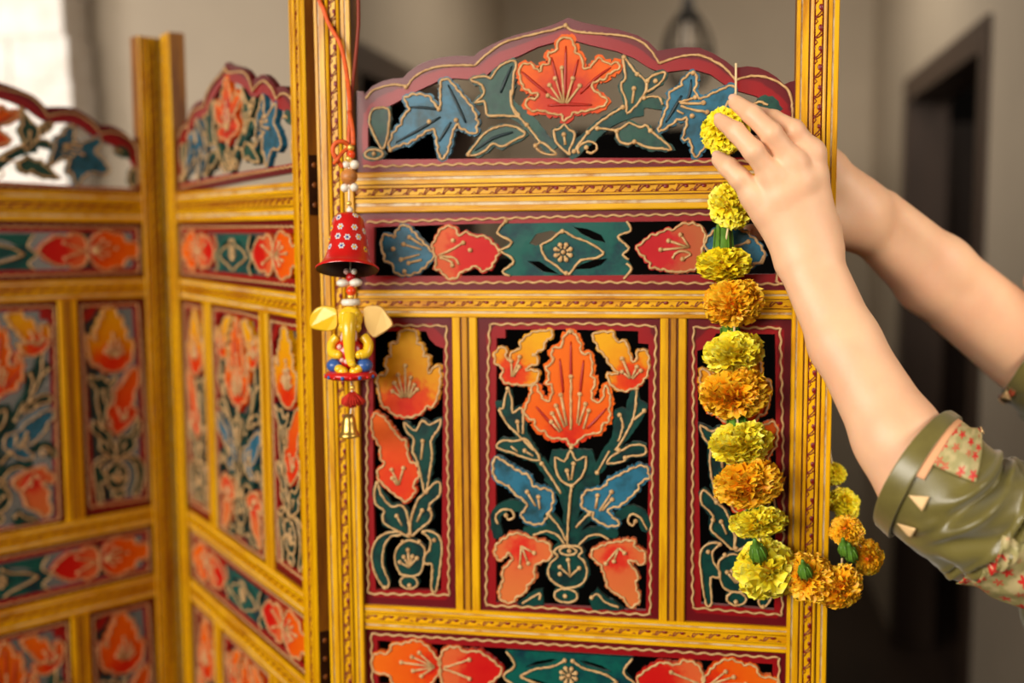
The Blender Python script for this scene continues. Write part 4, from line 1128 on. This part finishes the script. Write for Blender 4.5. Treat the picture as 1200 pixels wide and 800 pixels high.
# ------------------------------------------------------------------ the person (only the arms are in view)
class Field:
    """distance field on a grid, turned into one smooth skin"""
    def __init__(s, lo, hi, h):
        s.h = h; s.lo = np.array(lo, np.float32)
        s.n = np.ceil((np.array(hi)-np.array(lo))/h).astype(int)+1
    def new(s): return np.full(tuple(s.n), .5, np.float32)
    def window(s, pts, m):
        a = np.maximum(0, np.floor((np.min(pts, 0)-m-s.lo)/s.h).astype(int)); b = np.minimum(s.n, np.ceil((np.max(pts, 0)+m-s.lo)/s.h).astype(int)+1)
        if np.any(b-a < 1): return None
        sl = tuple(slice(i, j) for i, j in zip(a, b))
        g = np.meshgrid(*[s.lo[i]+s.h*np.arange(a[i], b[i], dtype=np.float32) for i in range(3)], indexing='ij', sparse=True)
        return sl, g
    @staticmethod
    def smin(a, b, k):
        if k <= 0: return np.minimum(a, b)
        h = np.clip(.5+.5*(b-a)/k, 0, 1)
        return b*(1-h)+a*h-k*h*(1-h)
    def cone(s, f, p, q, r0, r1, k=.004):
        p, q = np.array(p, np.float32), np.array(q, np.float32)
        w = s.window(np.stack([p, q]), max(r0, r1)+3*k+.004)
        if w is None: return
        sl, (X, Y, Zg) = w
        d = q-p; L2 = float(d@d)+1e-12
        t = np.clip(((X-p[0])*d[0]+(Y-p[1])*d[1]+(Zg-p[2])*d[2])/L2, 0, 1)
        dist = np.sqrt((X-p[0]-t*d[0])**2+(Y-p[1]-t*d[1])**2+(Zg-p[2]-t*d[2])**2)-(r0+(r1-r0)*t)
        f[sl] = s.smin(f[sl], dist.astype(np.float32), k)
    def chain(s, f, pts, radii, k=.004):
        for i in range(len(pts)-1): s.cone(f, pts[i], pts[i+1], radii[i], radii[i+1], k)
    def ball(s, f, c, r, k=.004, cut=False):
        c = np.array(c, np.float32); r = np.array(r if np.ndim(r) else (r, r, r), np.float32)
        w = s.window(np.stack([c-r, c+r]), 3*k+.004)
        if w is None: return
        sl, (X, Y, Zg) = w
        q = np.sqrt(((X-c[0])/r[0])**2+((Y-c[1])/r[1])**2+((Zg-c[2])/r[2])**2)
        dist = ((q-1)*float(r.min())).astype(np.float32)
        f[sl] = -s.smin(-f[sl], dist, k) if cut else s.smin(f[sl], dist, k)
    def mesh(s, f, relax=2):
        nx, ny, nz = f.shape
        ins = f < 0
        cnt = sum(ins[i:nx-1+i, j:ny-1+j, k:nz-1+k].astype(np.int8) for i in (0,1) for j in (0,1) for k in (0,1))
        act = (cnt > 0) & (cnt < 8)
        idx = np.argwhere(act)
        num = np.full(act.shape, -1, np.int64); num[act] = np.arange(len(idx))
        P = np.zeros((len(idx), 3)); N = np.zeros(len(idx))
        cs = [(i, j, k) for i in (0,1) for j in (0,1) for k in (0,1)]
        val = {c: f[idx[:,0]+c[0], idx[:,1]+c[1], idx[:,2]+c[2]].astype(float) for c in cs}
        for a in cs:
            for ax in range(3):
                if a[ax] == 0:
                    b = list(a); b[ax] = 1; b = tuple(b)
                    va, vb = val[a], val[b]; m = (va < 0) != (vb < 0)
                    t = va[m]/(va[m]-vb[m])
                    e = np.tile(np.array(a, float), (m.sum(), 1)); e[:, ax] = t
                    P[m] += e; N[m] += 1
        P = (P/N[:, None]+idx)*s.h+s.lo
        F = []
        for ax in range(3):
            o1, o2 = [(1,2),(2,0),(0,1)][ax]
            sl0 = [slice(1,-1)]*3; sl1 = [slice(1,-1)]*3
            sl0[ax] = slice(0, f.shape[ax]-1); sl1[ax] = slice(1, f.shape[ax])
            a, b = ins[tuple(sl0)], ins[tuple(sl1)]
            for flip in (False, True):
                m = np.argwhere((a & ~b) if not flip else (~a & b))
                if len(m) == 0: continue
                g = m.copy()
                for q in range(3):
                    if q != ax: g[:, q] += 1
                d1 = np.zeros(3, int); d1[o1] = 1; d2 = np.zeros(3, int); d2[o2] = 1
                Q = np.stack([num[tuple((g-d1-d2).T)], num[tuple((g-d2).T)], num[tuple(g.T)], num[tuple((g-d1).T)]], 1)
                F.append(Q if not flip else Q[:, ::-1])
        F = np.concatenate(F)
        for _ in range(relax):
            acc = np.zeros_like(P); c = np.zeros(len(P))
            for i in range(4):
                u, v = F[:, i], F[:, (i+1) % 4]
                np.add.at(acc, u, P[v]); np.add.at(c, u, 1); np.add.at(acc, v, P[u]); np.add.at(c, v, 1)
            P = P*.4+acc/np.maximum(c, 1)[:, None]*.6
        return P, F

def V3(*L): return [tuple(at(*p)) for p in L]

def near_arm():
    wr, mid, cf, el = V3((948,306,.946),(990,402,.918),(1052,512,.878),(1092,585,.862))
    mcp = V3((884,231,.951),(906,209,.943),(930,192,.942),(951,180,.950))
    pts = {
     'pinky':  V3((884,231,.951),(867,209,.949),(854,196,.954),(843,187,.965)),
     'ring':   V3((906,209,.943),(883,177,.936),(862,154,.946),(845,142,.962)),
     'middle': V3((930,192,.942),(904,156,.936),(881,134,.947),(862,120,.963)),
     'index':  V3((951,180,.950),(930,153,.946),(906,140,.964),(884,132,.985))}
    rad = {'pinky': (.0098,.0092,.0086,.0072), 'ring': (.0097,.0091,.0083,.0066), 'middle': (.0100,.0093,.0085,.0068), 'index': (.0102,.0095,.0084,.0068)}
    allp = np.array([wr, mid, cf, el]+sum(pts.values(), []))
    F = Field(allp.min(0)-.06, allp.max(0)+.06, .0014)
    arm = F.new()
    ax = Vector(wr)-Vector(mid); ax.normalize()
    side = Vector((.92, .10, .39)).normalized()
    def two(p, q, off0, off1, r0, r1, k=.012):
        for s_ in (-1, 1):
            F.cone(arm, Vector(p)+side*off0*s_, Vector(q)+side*off1*s_, r0, r1, k)
    two(wr, mid, .0085, .0065, .0192, .0225); two(mid, cf, .0065, .004, .0225, .0305); two(cf, el, .004, .002, .0305, .035)
    # muscle of the forearm and the elbow
    # palm: carpals to the knuckles
    carp = V3((929,300,.950),(941,296,.944),(954,293,.945),(966,288,.951))
    for c, m, r in zip(carp, mcp, (.0118,.0125,.0125,.0120)):
        F.cone(arm, c, m, .0150, r*.88, .014)
    for a, b in zip(mcp, mcp[1:]): F.cone(arm, Vector(a).lerp(Vector(carp[1]), .22), Vector(b).lerp(Vector(carp[2]), .22), .0105, .0105, .010)
    # flesh of the palm behind and the heel of the hand
    F.cone(arm, at(905,250,.966), at(940,225,.966), .014, .014, .014); F.cone(arm, at(912,258,.966), at(938,288,.957), .014, .016, .014)
    # thumb, folded behind the hand against the screen's edge
    th = V3((962,268,.962),(948,222,.976),(920,188,.981),(893,166,.982))
    F.chain(arm, th, (.016,.0115,.0098,.0078), .012)
    fingers = F.new()
    for n in ('pinky','ring','middle','index'):
        one = F.new()
        P, R = pts[n], rad[n]
        F.chain(one, P, R, .003)
        np.minimum(fingers, one, out=fingers)
    arm = F.smin(arm, fingers, .0085)
    # knuckles and the soft valleys between them
    for m in mcp: F.ball(arm, Vector(m)+Vector((0,-.0012,.001)), .0088, .008)
    return F.mesh(arm, 3), pts, rad

def far_arm():
    wr, mid, el = V3((1026,260,1.120),(1095,322,1.150),(1205,412,1.185))
    mcp = V3((948,192,1.095),(942,214,1.092),(944,236,1.092),(952,258,1.096))
    allp = np.array([wr, mid, el]+mcp+V3((880,150,1.06),(1235,440,1.2),(900,270,1.12)))
    F = Field(allp.min(0)-.05, allp.max(0)+.05, .0022)
    f = F.new()
    side = Vector((.60, 0, .79)).normalized()
    for s_ in (-1, 1):
        F.cone(f, Vector(wr)+side*.0150*s_, Vector(mid)+side*.014*s_, .0200, .0285, .014)
        F.cone(f, Vector(mid)+side*.014*s_, Vector(el)+side*.008*s_, .0285, .040, .014)
    carp = V3((1004,232,1.108),(1002,242,1.104),(1002,254,1.104),(1006,264,1.108))
    for c, m in zip(carp, mcp): F.cone(f, c, m, .0180, .013, .020)
    F.cone(f, at(1012,266,1.108), at(968,266,1.098), .0195, .0175, .022)
    F.cone(f, at(1014,242,1.108), at(968,196,1.092), .0195, .015, .022)
    F.chain(f, V3((975,192,1.092),(950,168,1.080),(925,158,1.072)), (.0135,.0105,.0085), .010)
    hand = F.new()
    for i, m in enumerate(mcp):
        y = m[2]; o = F.new()
        a = Vector(m); b = a+Vector((-.038,-.006,.012-.006*i)); c = b+Vector((-.022,-.016,.006-.004*i)); d = c+Vector((-.012,-.018,.002))
        F.chain(o, [a, b, c, d], (.0098,.0088,.0080,.0068), .003); np.minimum(hand, o, out=hand)
    f = F.smin(f, hand, .008)
    return F.mesh(f, 3)

SH_L, SH_R = Vector((.615,.95,1.255)), Vector((.775,1.25,1.27))
def torso():
    el_l, el_r = at(1096,592,.868), at(1190,400,1.180)
    F = Field((.20,.75,-.02), (1.12,1.55,1.72), .007)
    f = F.new()
    c = (SH_L+SH_R)/2; ac = (SH_R-SH_L).normalized(); fr = Vector((-ac.y, ac.x, 0)).normalized()     # facing left and slightly away
    if fr.x > 0: fr = -fr
    F.cone(f, el_l, SH_L, .034, .044, .02); F.cone(f, el_r, SH_R, .036, .050, .02)
    hip = Vector((c.x+.02, c.y, .86))
    F.cone(f, SH_L-ac*-.03, SH_R+ac*-.03, .055, .055, .03)
    for s_ in (-1, 1):
        F.cone(f, c+ac*.075*s_-Vector((0,0,.05)), Vector((c.x+.01,c.y,1.02))+ac*.055*s_, .085, .075, .03)
        F.cone(f, Vector((c.x+.01,c.y,1.02))+ac*.055*s_, hip+ac*.07*s_, .075, .095, .03)
        F.ball(f, c+ac*.075*s_+fr*.075-Vector((0,0,.12)), .06, .03)
        F.chain(f, [hip+ac*.08*s_, hip+ac*.085*s_+fr*.02+Vector((0,0,-.40)), hip+ac*.085*s_+Vector((0,0,-.79))], (.085,.055,.036), .02)
        F.chain(f, [hip+ac*.085*s_+Vector((0,0,-.81)), hip+ac*.095*s_+fr*.13+Vector((0,0,-.835))], (.032,.024), .012)
    head = c+fr*.035+Vector((0,0,.235))
    F.cone(f, c+Vector((0,0,.02)), head-fr*.01-Vector((0,0,.06)), .055, .050, .03)
    F.ball(f, head, (.088,.088,.108), .02); F.ball(f, head+fr*.035-Vector((0,0,.055)), (.058,.058,.062), .03)
    F.cone(f, head+fr*.093+Vector((0,0,.005)), head+fr*.113-Vector((0,0,.030)), .009, .013, .012)
    for s_ in (-1, 1):
        F.ball(f, head+fr*.090+ac*.034*s_+Vector((0,0,.012)), .016, .01, cut=True); F.ball(f, head+fr*.077+ac*.034*s_+Vector((0,0,.010)), .0135, .004)
        F.ball(f, head+ac*.086*s_-Vector((0,0,.008))-fr*.005, (.014,.016,.028), .008)
    F.ball(f, head+fr*.089-Vector((0,0,.062)), (.014,.024,.006), .005); F.ball(f, head+fr*.088-Vector((0,0,.072)), (.013,.020,.007), .005)
    # dress
    D = F.new()
    F.cone(D, SH_L-ac*-.02-Vector((0,0,.005)), SH_R+ac*-.02-Vector((0,0,.005)), .062, .062, .03)
    for s_ in (-1, 1):
        F.cone(D, c+ac*.075*s_-Vector((0,0,.05)), Vector((c.x+.01,c.y,1.02))+ac*.055*s_, .099, .088, .04)
        F.ball(D, c+ac*.075*s_+fr*.078-Vector((0,0,.12)), .070, .04)
        F.cone(D, Vector((c.x+.01,c.y,1.02))+ac*.055*s_, hip+ac*.07*s_, .088, .112, .04)
        F.cone(D, hip+ac*.06*s_, hip+ac*.09*s_+Vector((0,0,-.62)), .115, .165, .05)
    hair = F.new()
    F.ball(hair, head-fr*.012+Vector((0,0,.018)), (.102,.102,.112), .01); F.ball(hair, head+fr*.085-Vector((0,0,.055)), (.075,.075,.115), .012, cut=True)
    F.ball(hair, head-fr*.115+Vector((0,0,.03)), .048, .02)
    return F.mesh(f, 2), F.mesh(D, 2), F.mesh(hair, 2), head, fr, ac

def sweep_sleeve(rings, nt, na, fold, t0=0., t1=1., a0=0., a1=1., off=0.0):
    """rings: (centre, axis, radius, squash) interpolated along the sleeve; folds as real displacement"""
    out = []
    K = len(rings)-1
    for i in range(nt+1):
        t = t0+(t1-t0)*i/nt; x = t*K; j = min(int(x), K-1); u = x-j
        def cr(idx):
            A = [rings[max(j-1,0)][idx], rings[j][idx], rings[j+1][idx], rings[min(j+2,K)][idx]]
            return .5*((2*A[1])+(A[2]-A[0])*u+(2*A[0]-5*A[1]+4*A[2]-A[3])*u*u+(3*A[1]-A[0]-3*A[2]+A[3])*u**3)
        c, ax, r = cr(0), cr(1).normalized(), cr(2)
        up = Vector((0,0,1)); e1 = (up-ax*up.dot(ax)).normalized(); e2 = ax.cross(e1)
        row = []
        for k in range(na+1):
            a = (a0+(a1-a0)*k/na)*2*math.pi
            rr = r+fold(t, a)+off
            row.append(c+(e1*math.cos(a)+e2*math.sin(a))*rr)
        out.append(row)
    return out
def grid_mesh(mb, rows, mat=0, thick=0.0, close=False):
    nr, nc = len(rows), len(rows[0])
    V = [p for r in rows for p in r]
    F = [(i*nc+j, i*nc+j+1, (i+1)*nc+j+1, (i+1)*nc+j) for i in range(nr-1) for j in range(nc-1)]
    mb.add(V, F, mat)

def satin(name, col, dark):
    m = mat_plain(name, col, .34, noise=.25, scale=14, bump=0, dark=dark, spec=.55, sheen=.2)
    m.node_tree.nodes['Principled BSDF'].inputs['Anisotropic'].default_value = .4
    return m

def blossom_mat(name, ground, g2):
    """printed/embroidered red five-petalled blossoms on a pale ground"""
    m, nt, b = nodes(name)
    b.inputs['Roughness'].default_value = .5
    tc = nt.nodes.new('ShaderNodeUVMap')
    vo = nt.nodes.new('ShaderNodeTexVoronoi'); vo.inputs['Scale'].default_value = 1.0; vo.inputs['Randomness'].default_value = .45
    nt.links.new(tc.outputs[0], vo.inputs['Vector'])
    sub = nt.nodes.new('ShaderNodeVectorMath'); sub.operation = 'SUBTRACT'
    nt.links.new(tc.outputs[0], sub.inputs[0]); nt.links.new(vo.outputs['Position'], sub.inputs[1])
    sx = nt.nodes.new('ShaderNodeSeparateXYZ'); nt.links.new(sub.outputs[0], sx.inputs[0])
    def mth(op, a, c=None, d=None):
        n = nt.nodes.new('ShaderNodeMath'); n.operation = op
        for i, v in enumerate((a, c, d)):
            if v is None: continue
            if isinstance(v, (int, float)): n.inputs[i].default_value = v
            else: nt.links.new(v, n.inputs[i])
        return n.outputs[0]
    ang = mth('ARCTAN2', sx.outputs[1], sx.outputs[0])
    pet = mth('MULTIPLY_ADD', mth('COSINE', mth('MULTIPLY', ang, 5.0)), .10, .33)
    inpet = mth('LESS_THAN', vo.outputs['Distance'], pet)
    eye = mth('LESS_THAN', vo.outputs['Distance'], .09)
    n2 = nt.nodes.new('ShaderNodeTexNoise'); n2.inputs['Scale'].default_value = 1.3; nt.links.new(tc.outputs[0], n2.inputs['Vector'])
    r = nt.nodes.new('ShaderNodeValToRGB'); r.color_ramp.elements[0].position = .42; r.color_ramp.elements[1].position = .56
    r.color_ramp.elements[0].color = srgb(*ground); r.color_ramp.elements[1].color = srgb(*g2); nt.links.new(n2.outputs['Fac'], r.inputs[0])
    m1 = nt.nodes.new('ShaderNodeMix'); m1.data_type = 'RGBA'; nt.links.new(inpet, m1.inputs[0]); nt.links.new(r.outputs[0], m1.inputs[6]); m1.inputs[7].default_value = srgb(204,40,34)
    m2 = nt.nodes.new('ShaderNodeMix'); m2.data_type = 'RGBA'; nt.links.new(eye, m2.inputs[0]); nt.links.new(m1.outputs[2], m2.inputs[6]); m2.inputs[7].default_value = srgb(236,190,150)
    nt.links.new(m2.outputs[2], b.inputs['Base Color'])
    return m
def patch(name, rows, mat, parent, su, sv, thick=.0012):
    me_b = MB(); grid_mesh(me_b, rows); o = me_b.build(name, mat, parent)
    uv = o.data.uv_layers.new(name='UVMap')
    nr, nc = len(rows), len(rows[0])
    for l in o.data.loops:
        i, j = divmod(l.vertex_index, nc)
        uv.data[l.index].uv = (i/(nr-1)*su, j/(nc-1)*sv)
    s = o.modifiers.new('thickness', 'SOLIDIFY'); s.thickness = thick; s.offset = 0
    return o

CREASES = [(.03,.42,-1.25,.022,.0110,.32,.12), (.05,.50,-2.3,.020,.0105,.43,.10), (.16,.34,-.75,.018,.0060,.30,.12), (.30,.30,-.5,.025,.0050,.28,.14), (.44,.34,.5,.025,.0055,.36,.12),
           (.10,.62,-1.6,.03,.0090,.60,.10), (.60,.3,.8,.03,.005,.3,.15), (.8,.35,-.9,.03,.006,.34,.14)]
def build_person():
    m, nt, b = nodes('skin')
    b.inputs['Roughness'].default_value = .5; b.inputs['Subsurface Weight'].default_value = .25
    b.inputs['Subsurface Radius'].default_value = (.009,.004,.002); b.inputs['Subsurface Scale'].default_value = 1
    tc = nt.nodes.new('ShaderNodeTexCoord'); n = nt.nodes.new('ShaderNodeTexNoise'); n.inputs['Scale'].default_value = 22; n.inputs['Detail'].default_value = 5
    nt.links.new(tc.outputs['Object'], n.inputs['Vector'])
    r = nt.nodes.new('ShaderNodeValToRGB'); e = r.color_ramp.elements
    e[0].position = .35; e[0].color = srgb(232,178,142); e[1].position = .65; e[1].color = srgb(238,190,152)
    nt.links.new(n.outputs['Fac'], r.inputs[0]); nt.links.new(r.outputs[0], b.inputs['Base Color'])
    n2 = nt.nodes.new('ShaderNodeTexNoise'); n2.inputs['Scale'].default_value = 420; n2.inputs['Detail'].default_value = 3
    nt.links.new(tc.outputs['Object'], n2.inputs['Vector'])
    bp = nt.nodes.new('ShaderNodeBump'); bp.inputs['Strength'].default_value = .12; bp.inputs['Distance'].default_value = .0008
    nt.links.new(n2.outputs['Fac'], bp.inputs['Height']); nt.links.new(bp.outputs[0], b.inputs['Normal'])
    skin = m
    nail = mat_plain('fingernail', (238,190,164), .25, coat=.3)
    sat = satin('olive satin', (112,102,50), (96,86,40)); lin = mat_plain('pale sleeve lining', (236,196,140), .6)
    hairm = mat_plain('dark brown hair', (44,28,18), .45, noise=.3, scale=60)
    (P1, F1), pts, rad = near_arm()
    P2, F2 = far_arm()
    (P3, F3), (PD, FD), (PH, FH), head, fr, ac = torso()
    mb = MB()
    for P, F in ((P3, F3), (P1, F1), (P2, F2)): mb.add(P.tolist(), F.tolist(), 0)
    base = Vector((.70,1.10,0))
    def fin(mb, name, mats, parent=None):
        mb.v = [tuple(Vector(p)-base) for p in mb.v]
        return mb.build(name, mats, parent)
    per = fin(mb, 'person', skin); per.location = base
    tag(per, 'person in olive satin dress with flowered sleeves, both bare forearms reaching to the flower garland', 'person')
    mb = MB(); mb.add(PD.tolist(), FD.tolist()); fin(mb, 'dress', sat, per)
    mb = MB(); mb.add(PH.tolist(), FH.tolist()); fin(mb, 'hair', hairm, per)
    eyew = mat_plain('eye', (30,20,16), .2)
    for s_ in (-1, 1):
        mb = MB(); mb.sphere(head+fr*.0865+ac*.034*s_+Vector((0,0,.010)), (.0065,.0065,.0065)); fin(mb, 'eye', eyew, per)
    # nails
    for n in ('ring', 'middle', 'index', 'pinky'):
        a, t = Vector(pts[n][2]), Vector(pts[n][3]); d = (t-a).normalized()
        nn = (Vector((0,-1,.25))-d*d.dot(Vector((0,-1,.25)))).normalized(); s_ = d.cross(nn)
        R = rad[n][3]
        R3 = Matrix((s_, d, nn)).transposed()
        mb = MB(); mb.sphere(t+d*R*.28+nn*R*.62, (R*.62,R*.80,R*.34), seg=14, rings=8, M=R3); fin(mb, 'fingernail', nail, per)
    # near sleeve
    def folds(t, a):
        w = max(0, t-.06)
        k = min(1, w*5)
        T_ = a/(2*math.pi)
        f = 0
        for (a0, t0, sl, wd, dp, tc, tw) in CREASES:
            d = (T_-(a0+sl*(t-t0))+.5) % 1-.5
            g = math.exp(-((t-tc)/tw)**2)
            f += g*dp*(-math.exp(-(d/wd)**2)+.55*math.exp(-((abs(d)-2.0*wd)/(1.1*wd))**2))
        return k*(f+.0016*math.sin(3*a+11*t)+.0010*math.sin(5*a-23*t+1.2)+.0006*math.sin(9*a+37*t))
    R = [(at(1073,550,.872), Vector((.62,-.58,-.40)).normalized(), .0515), (at(1108,578,.862), Vector((.82,-.32,-.34)).normalized(), .0540), (at(1150,604,.866), Vector((.96,.02,-.20)).normalized(), .0550), (at(1205,626,.878), Vector((.98,.12,-.06)).normalized(), .0575),
         (at(1300,630,.905), Vector((.97,.2,.02)).normalized(), .064), (SH_L+Vector((0,0,-.01)), Vector((.94,.3,.1)).normalized(), .078)]
    rows = sweep_sleeve(R, 150, 144, folds)
    mb = MB(); grid_mesh(mb, rows); sl = fin(mb, 'sleeve', sat, per)
    s = sl.modifiers.new('thickness', 'SOLIDIFY'); s.thickness = .0016
    sub = lambda rows: [[Vector(p)-base for p in r] for r in rows]
    nof = lambda t, a: 0
    c0 = sweep_sleeve(R, 10, 96, nof, 0, .085, off=.0030)
    lip = sweep_sleeve(R, 1, 96, nof, -.004, 0, off=.0)
    mb = MB(); grid_mesh(mb, [c0[0]]+c0); cuff = fin(mb, 'cuff', sat, sl); cuff.location = (0,0,0)
    s = cuff.modifiers.new('thickness', 'SOLIDIFY'); s.thickness = .0035; s.offset = 0
    b2 = cuff.modifiers.new('soft', 'BEVEL'); b2.width = .0012; b2.segments = 2; b2.limit_method = 'ANGLE'
    bl = blossom_mat('red blossoms on pale cloth', (190,172,122), (160,150,96))
    for (t0, t1, a0, a1, su, sv) in SLEEVE_PATCHES:
        patch('floral_inset', sub(sweep_sleeve(R, 26, 30, folds, t0, t1, a0, a1, off=.0016)), bl, sl, su, sv)
    # bare-skin coloured lining in the cut-out under the cuff
    rows = sub(sweep_sleeve(R, 5, 40, folds, .08, .112, -.02, .21, off=.0022))
    patch('cutout_lining', rows, mat_plain('peach lining', (226,164,118), .6), sl, 1, 1)
    for (t, a, w, h, dirn) in SLEEVE_TRI:
        mb = MB()
        grid = sweep_sleeve(R, 6, 6, folds, t-w/2, t+w/2, a-h/2, a+h/2, off=.0040)
        nr = len(grid)
        rows2 = []
        for i in range(nr):
            q = i/(nr-1) if dirn > 0 else 1-i/(nr-1)
            m0 = [grid[i][3].lerp(grid[i][j], q) for j in range(7)]
            rows2.append([Vector(p)-base for p in m0])
        patch('lace_triangle', rows2, lin, sl, 1, 1, .001)
    # far sleeve
    R2 = [(at(1203,414,1.183), Vector((.80,-.40,-.48)).normalized(), .0545), (at(1245,446,1.198), Vector((.80,-.1,-.55)).normalized(), .059), (at(1300,492,1.215), Vector((.8,.2,-.55)).normalized(), .066), (SH_R, Vector((.85,.2,-.4)).normalized(), .080)]
    rows = sweep_sleeve(R2, 60, 72, folds)
    mb = MB(); grid_mesh(mb, rows); sl2 = fin(mb, 'sleeve', sat, per)
    s = sl2.modifiers.new('thickness', 'SOLIDIFY'); s.thickness = .0016
    bl2 = blossom_mat('red blossoms on dark cloth', (40,34,20), (86,84,36))
    patch('floral_inset', sub(sweep_sleeve(R2, 16, 20, folds, .005, .10, .36, .80, off=.0018)), bl2, sl2, 4, 9)
    for a in (.40,.48,.56):
        grid = sweep_sleeve(R2, 6, 6, folds, .02, .10, a-.03, a+.03, off=.0036)
        patch('lace_triangle', [[Vector(grid[i][3].lerp(grid[i][j], 1-i/6))-base for j in range(7)] for i in range(7)], lin, sl2, 1, 1, .001)
SLEEVE_PATCHES = [(.105,.25,-.03,.17,3.8,4.6), (.37,.74,.26,.50,7,6)]
SLEEVE_TRI = [(.12,.255,.05,.035,1), (.125,.335,.05,.035,1), (.26,-.01,.04,.04,-1)]
# ------------------------------------------------------------------ run
def camera_and_light():
    cd = bpy.data.cameras.new('camera'); cam = bpy.data.objects.new('camera', cd); C.objects.link(cam)
    cam.matrix_world = Matrix.Translation(CAM) @ Matrix((RT, UPV, -FWD)).transposed().to_4x4()
    cd.sensor_width = 36; cd.lens = FPX/1200*36
    cd.clip_start = .05
    cd.dof.use_dof = True; cd.dof.focus_distance = .962; cd.dof.aperture_fstop = 2.1
    bpy.context.scene.camera = cam
    sc = bpy.context.scene
    sc.view_settings.view_transform = 'Standard'; sc.view_settings.look = 'None'
    sc.view_settings.gamma = 1; sc.view_settings.use_curve_mapping = False
    sc.view_settings.exposure = 0
    w = bpy.data.worlds.new('world'); sc.world = w; w.use_nodes = True
    w.node_tree.nodes['Background'].inputs[0].default_value = srgb(255, 236, 206)
    w.node_tree.nodes['Background'].inputs[1].default_value = .095
    def area(name, loc, target, size, power, col):
        l = bpy.data.lights.new(name, 'AREA'); l.shape = 'RECTANGLE'; l.size, l.size_y = size; l.energy = power; l.color = col
        o = bpy.data.objects.new(name, l); C.objects.link(o); o.location = loc
        o.rotation_euler = (Vector(target)-Vector(loc)).to_track_quat('-Z', 'Y').to_euler()
        return o
    area('window_light', (-3.25, -1.75, 2.35), (.0, 1.1, 1.35), (1.9, 1.5), 172, (1, .93, .82))
    area('window_light_front', (-1.7, -2.4, 2.45), (.28, 1.1, 1.58), (1.3, .9), 11.5, (1, .93, .82)).data.spread = math.radians(72)
    area('pier_fill_light', (-2.3, 1.7, 2.55), (-1.6, 2.45, 2.0), (.5, .5), 9, (1, .95, .88)).data.spread = math.radians(110)  # unseen light added close to the pier to brighten its top
    area('arm_fill_light', (1.35, -.15, 2.1), (.75, 1.2, 1.35), (.6, .6), 5, (1, .90, .76)).data.spread = math.radians(75)  # unseen light added to brighten the arms
    area('corridor_fill_light', RB*-.1+RA*3.6+Vector((0,0,2.72)), RB*-.1+RA*4.2, (.9, .9), 17, (1, .93, .80))  # unseen light added high up to brighten the corridor walls
    area('side_room_fill_light', RB*1.5+RA*3.4+Vector((0,0,2.6)), RB*1.4+RA*5.0+Vector((0,0,1.2)), (.4, .4), 3, (1, .88, .74))  # unseen dim light added to lift the door leaf

setup_mats()
build_screen()
for fn in ('build_room', 'build_garland', 'build_charm', 'build_person'):
    if fn in globals(): globals()[fn]()
camera_and_light()
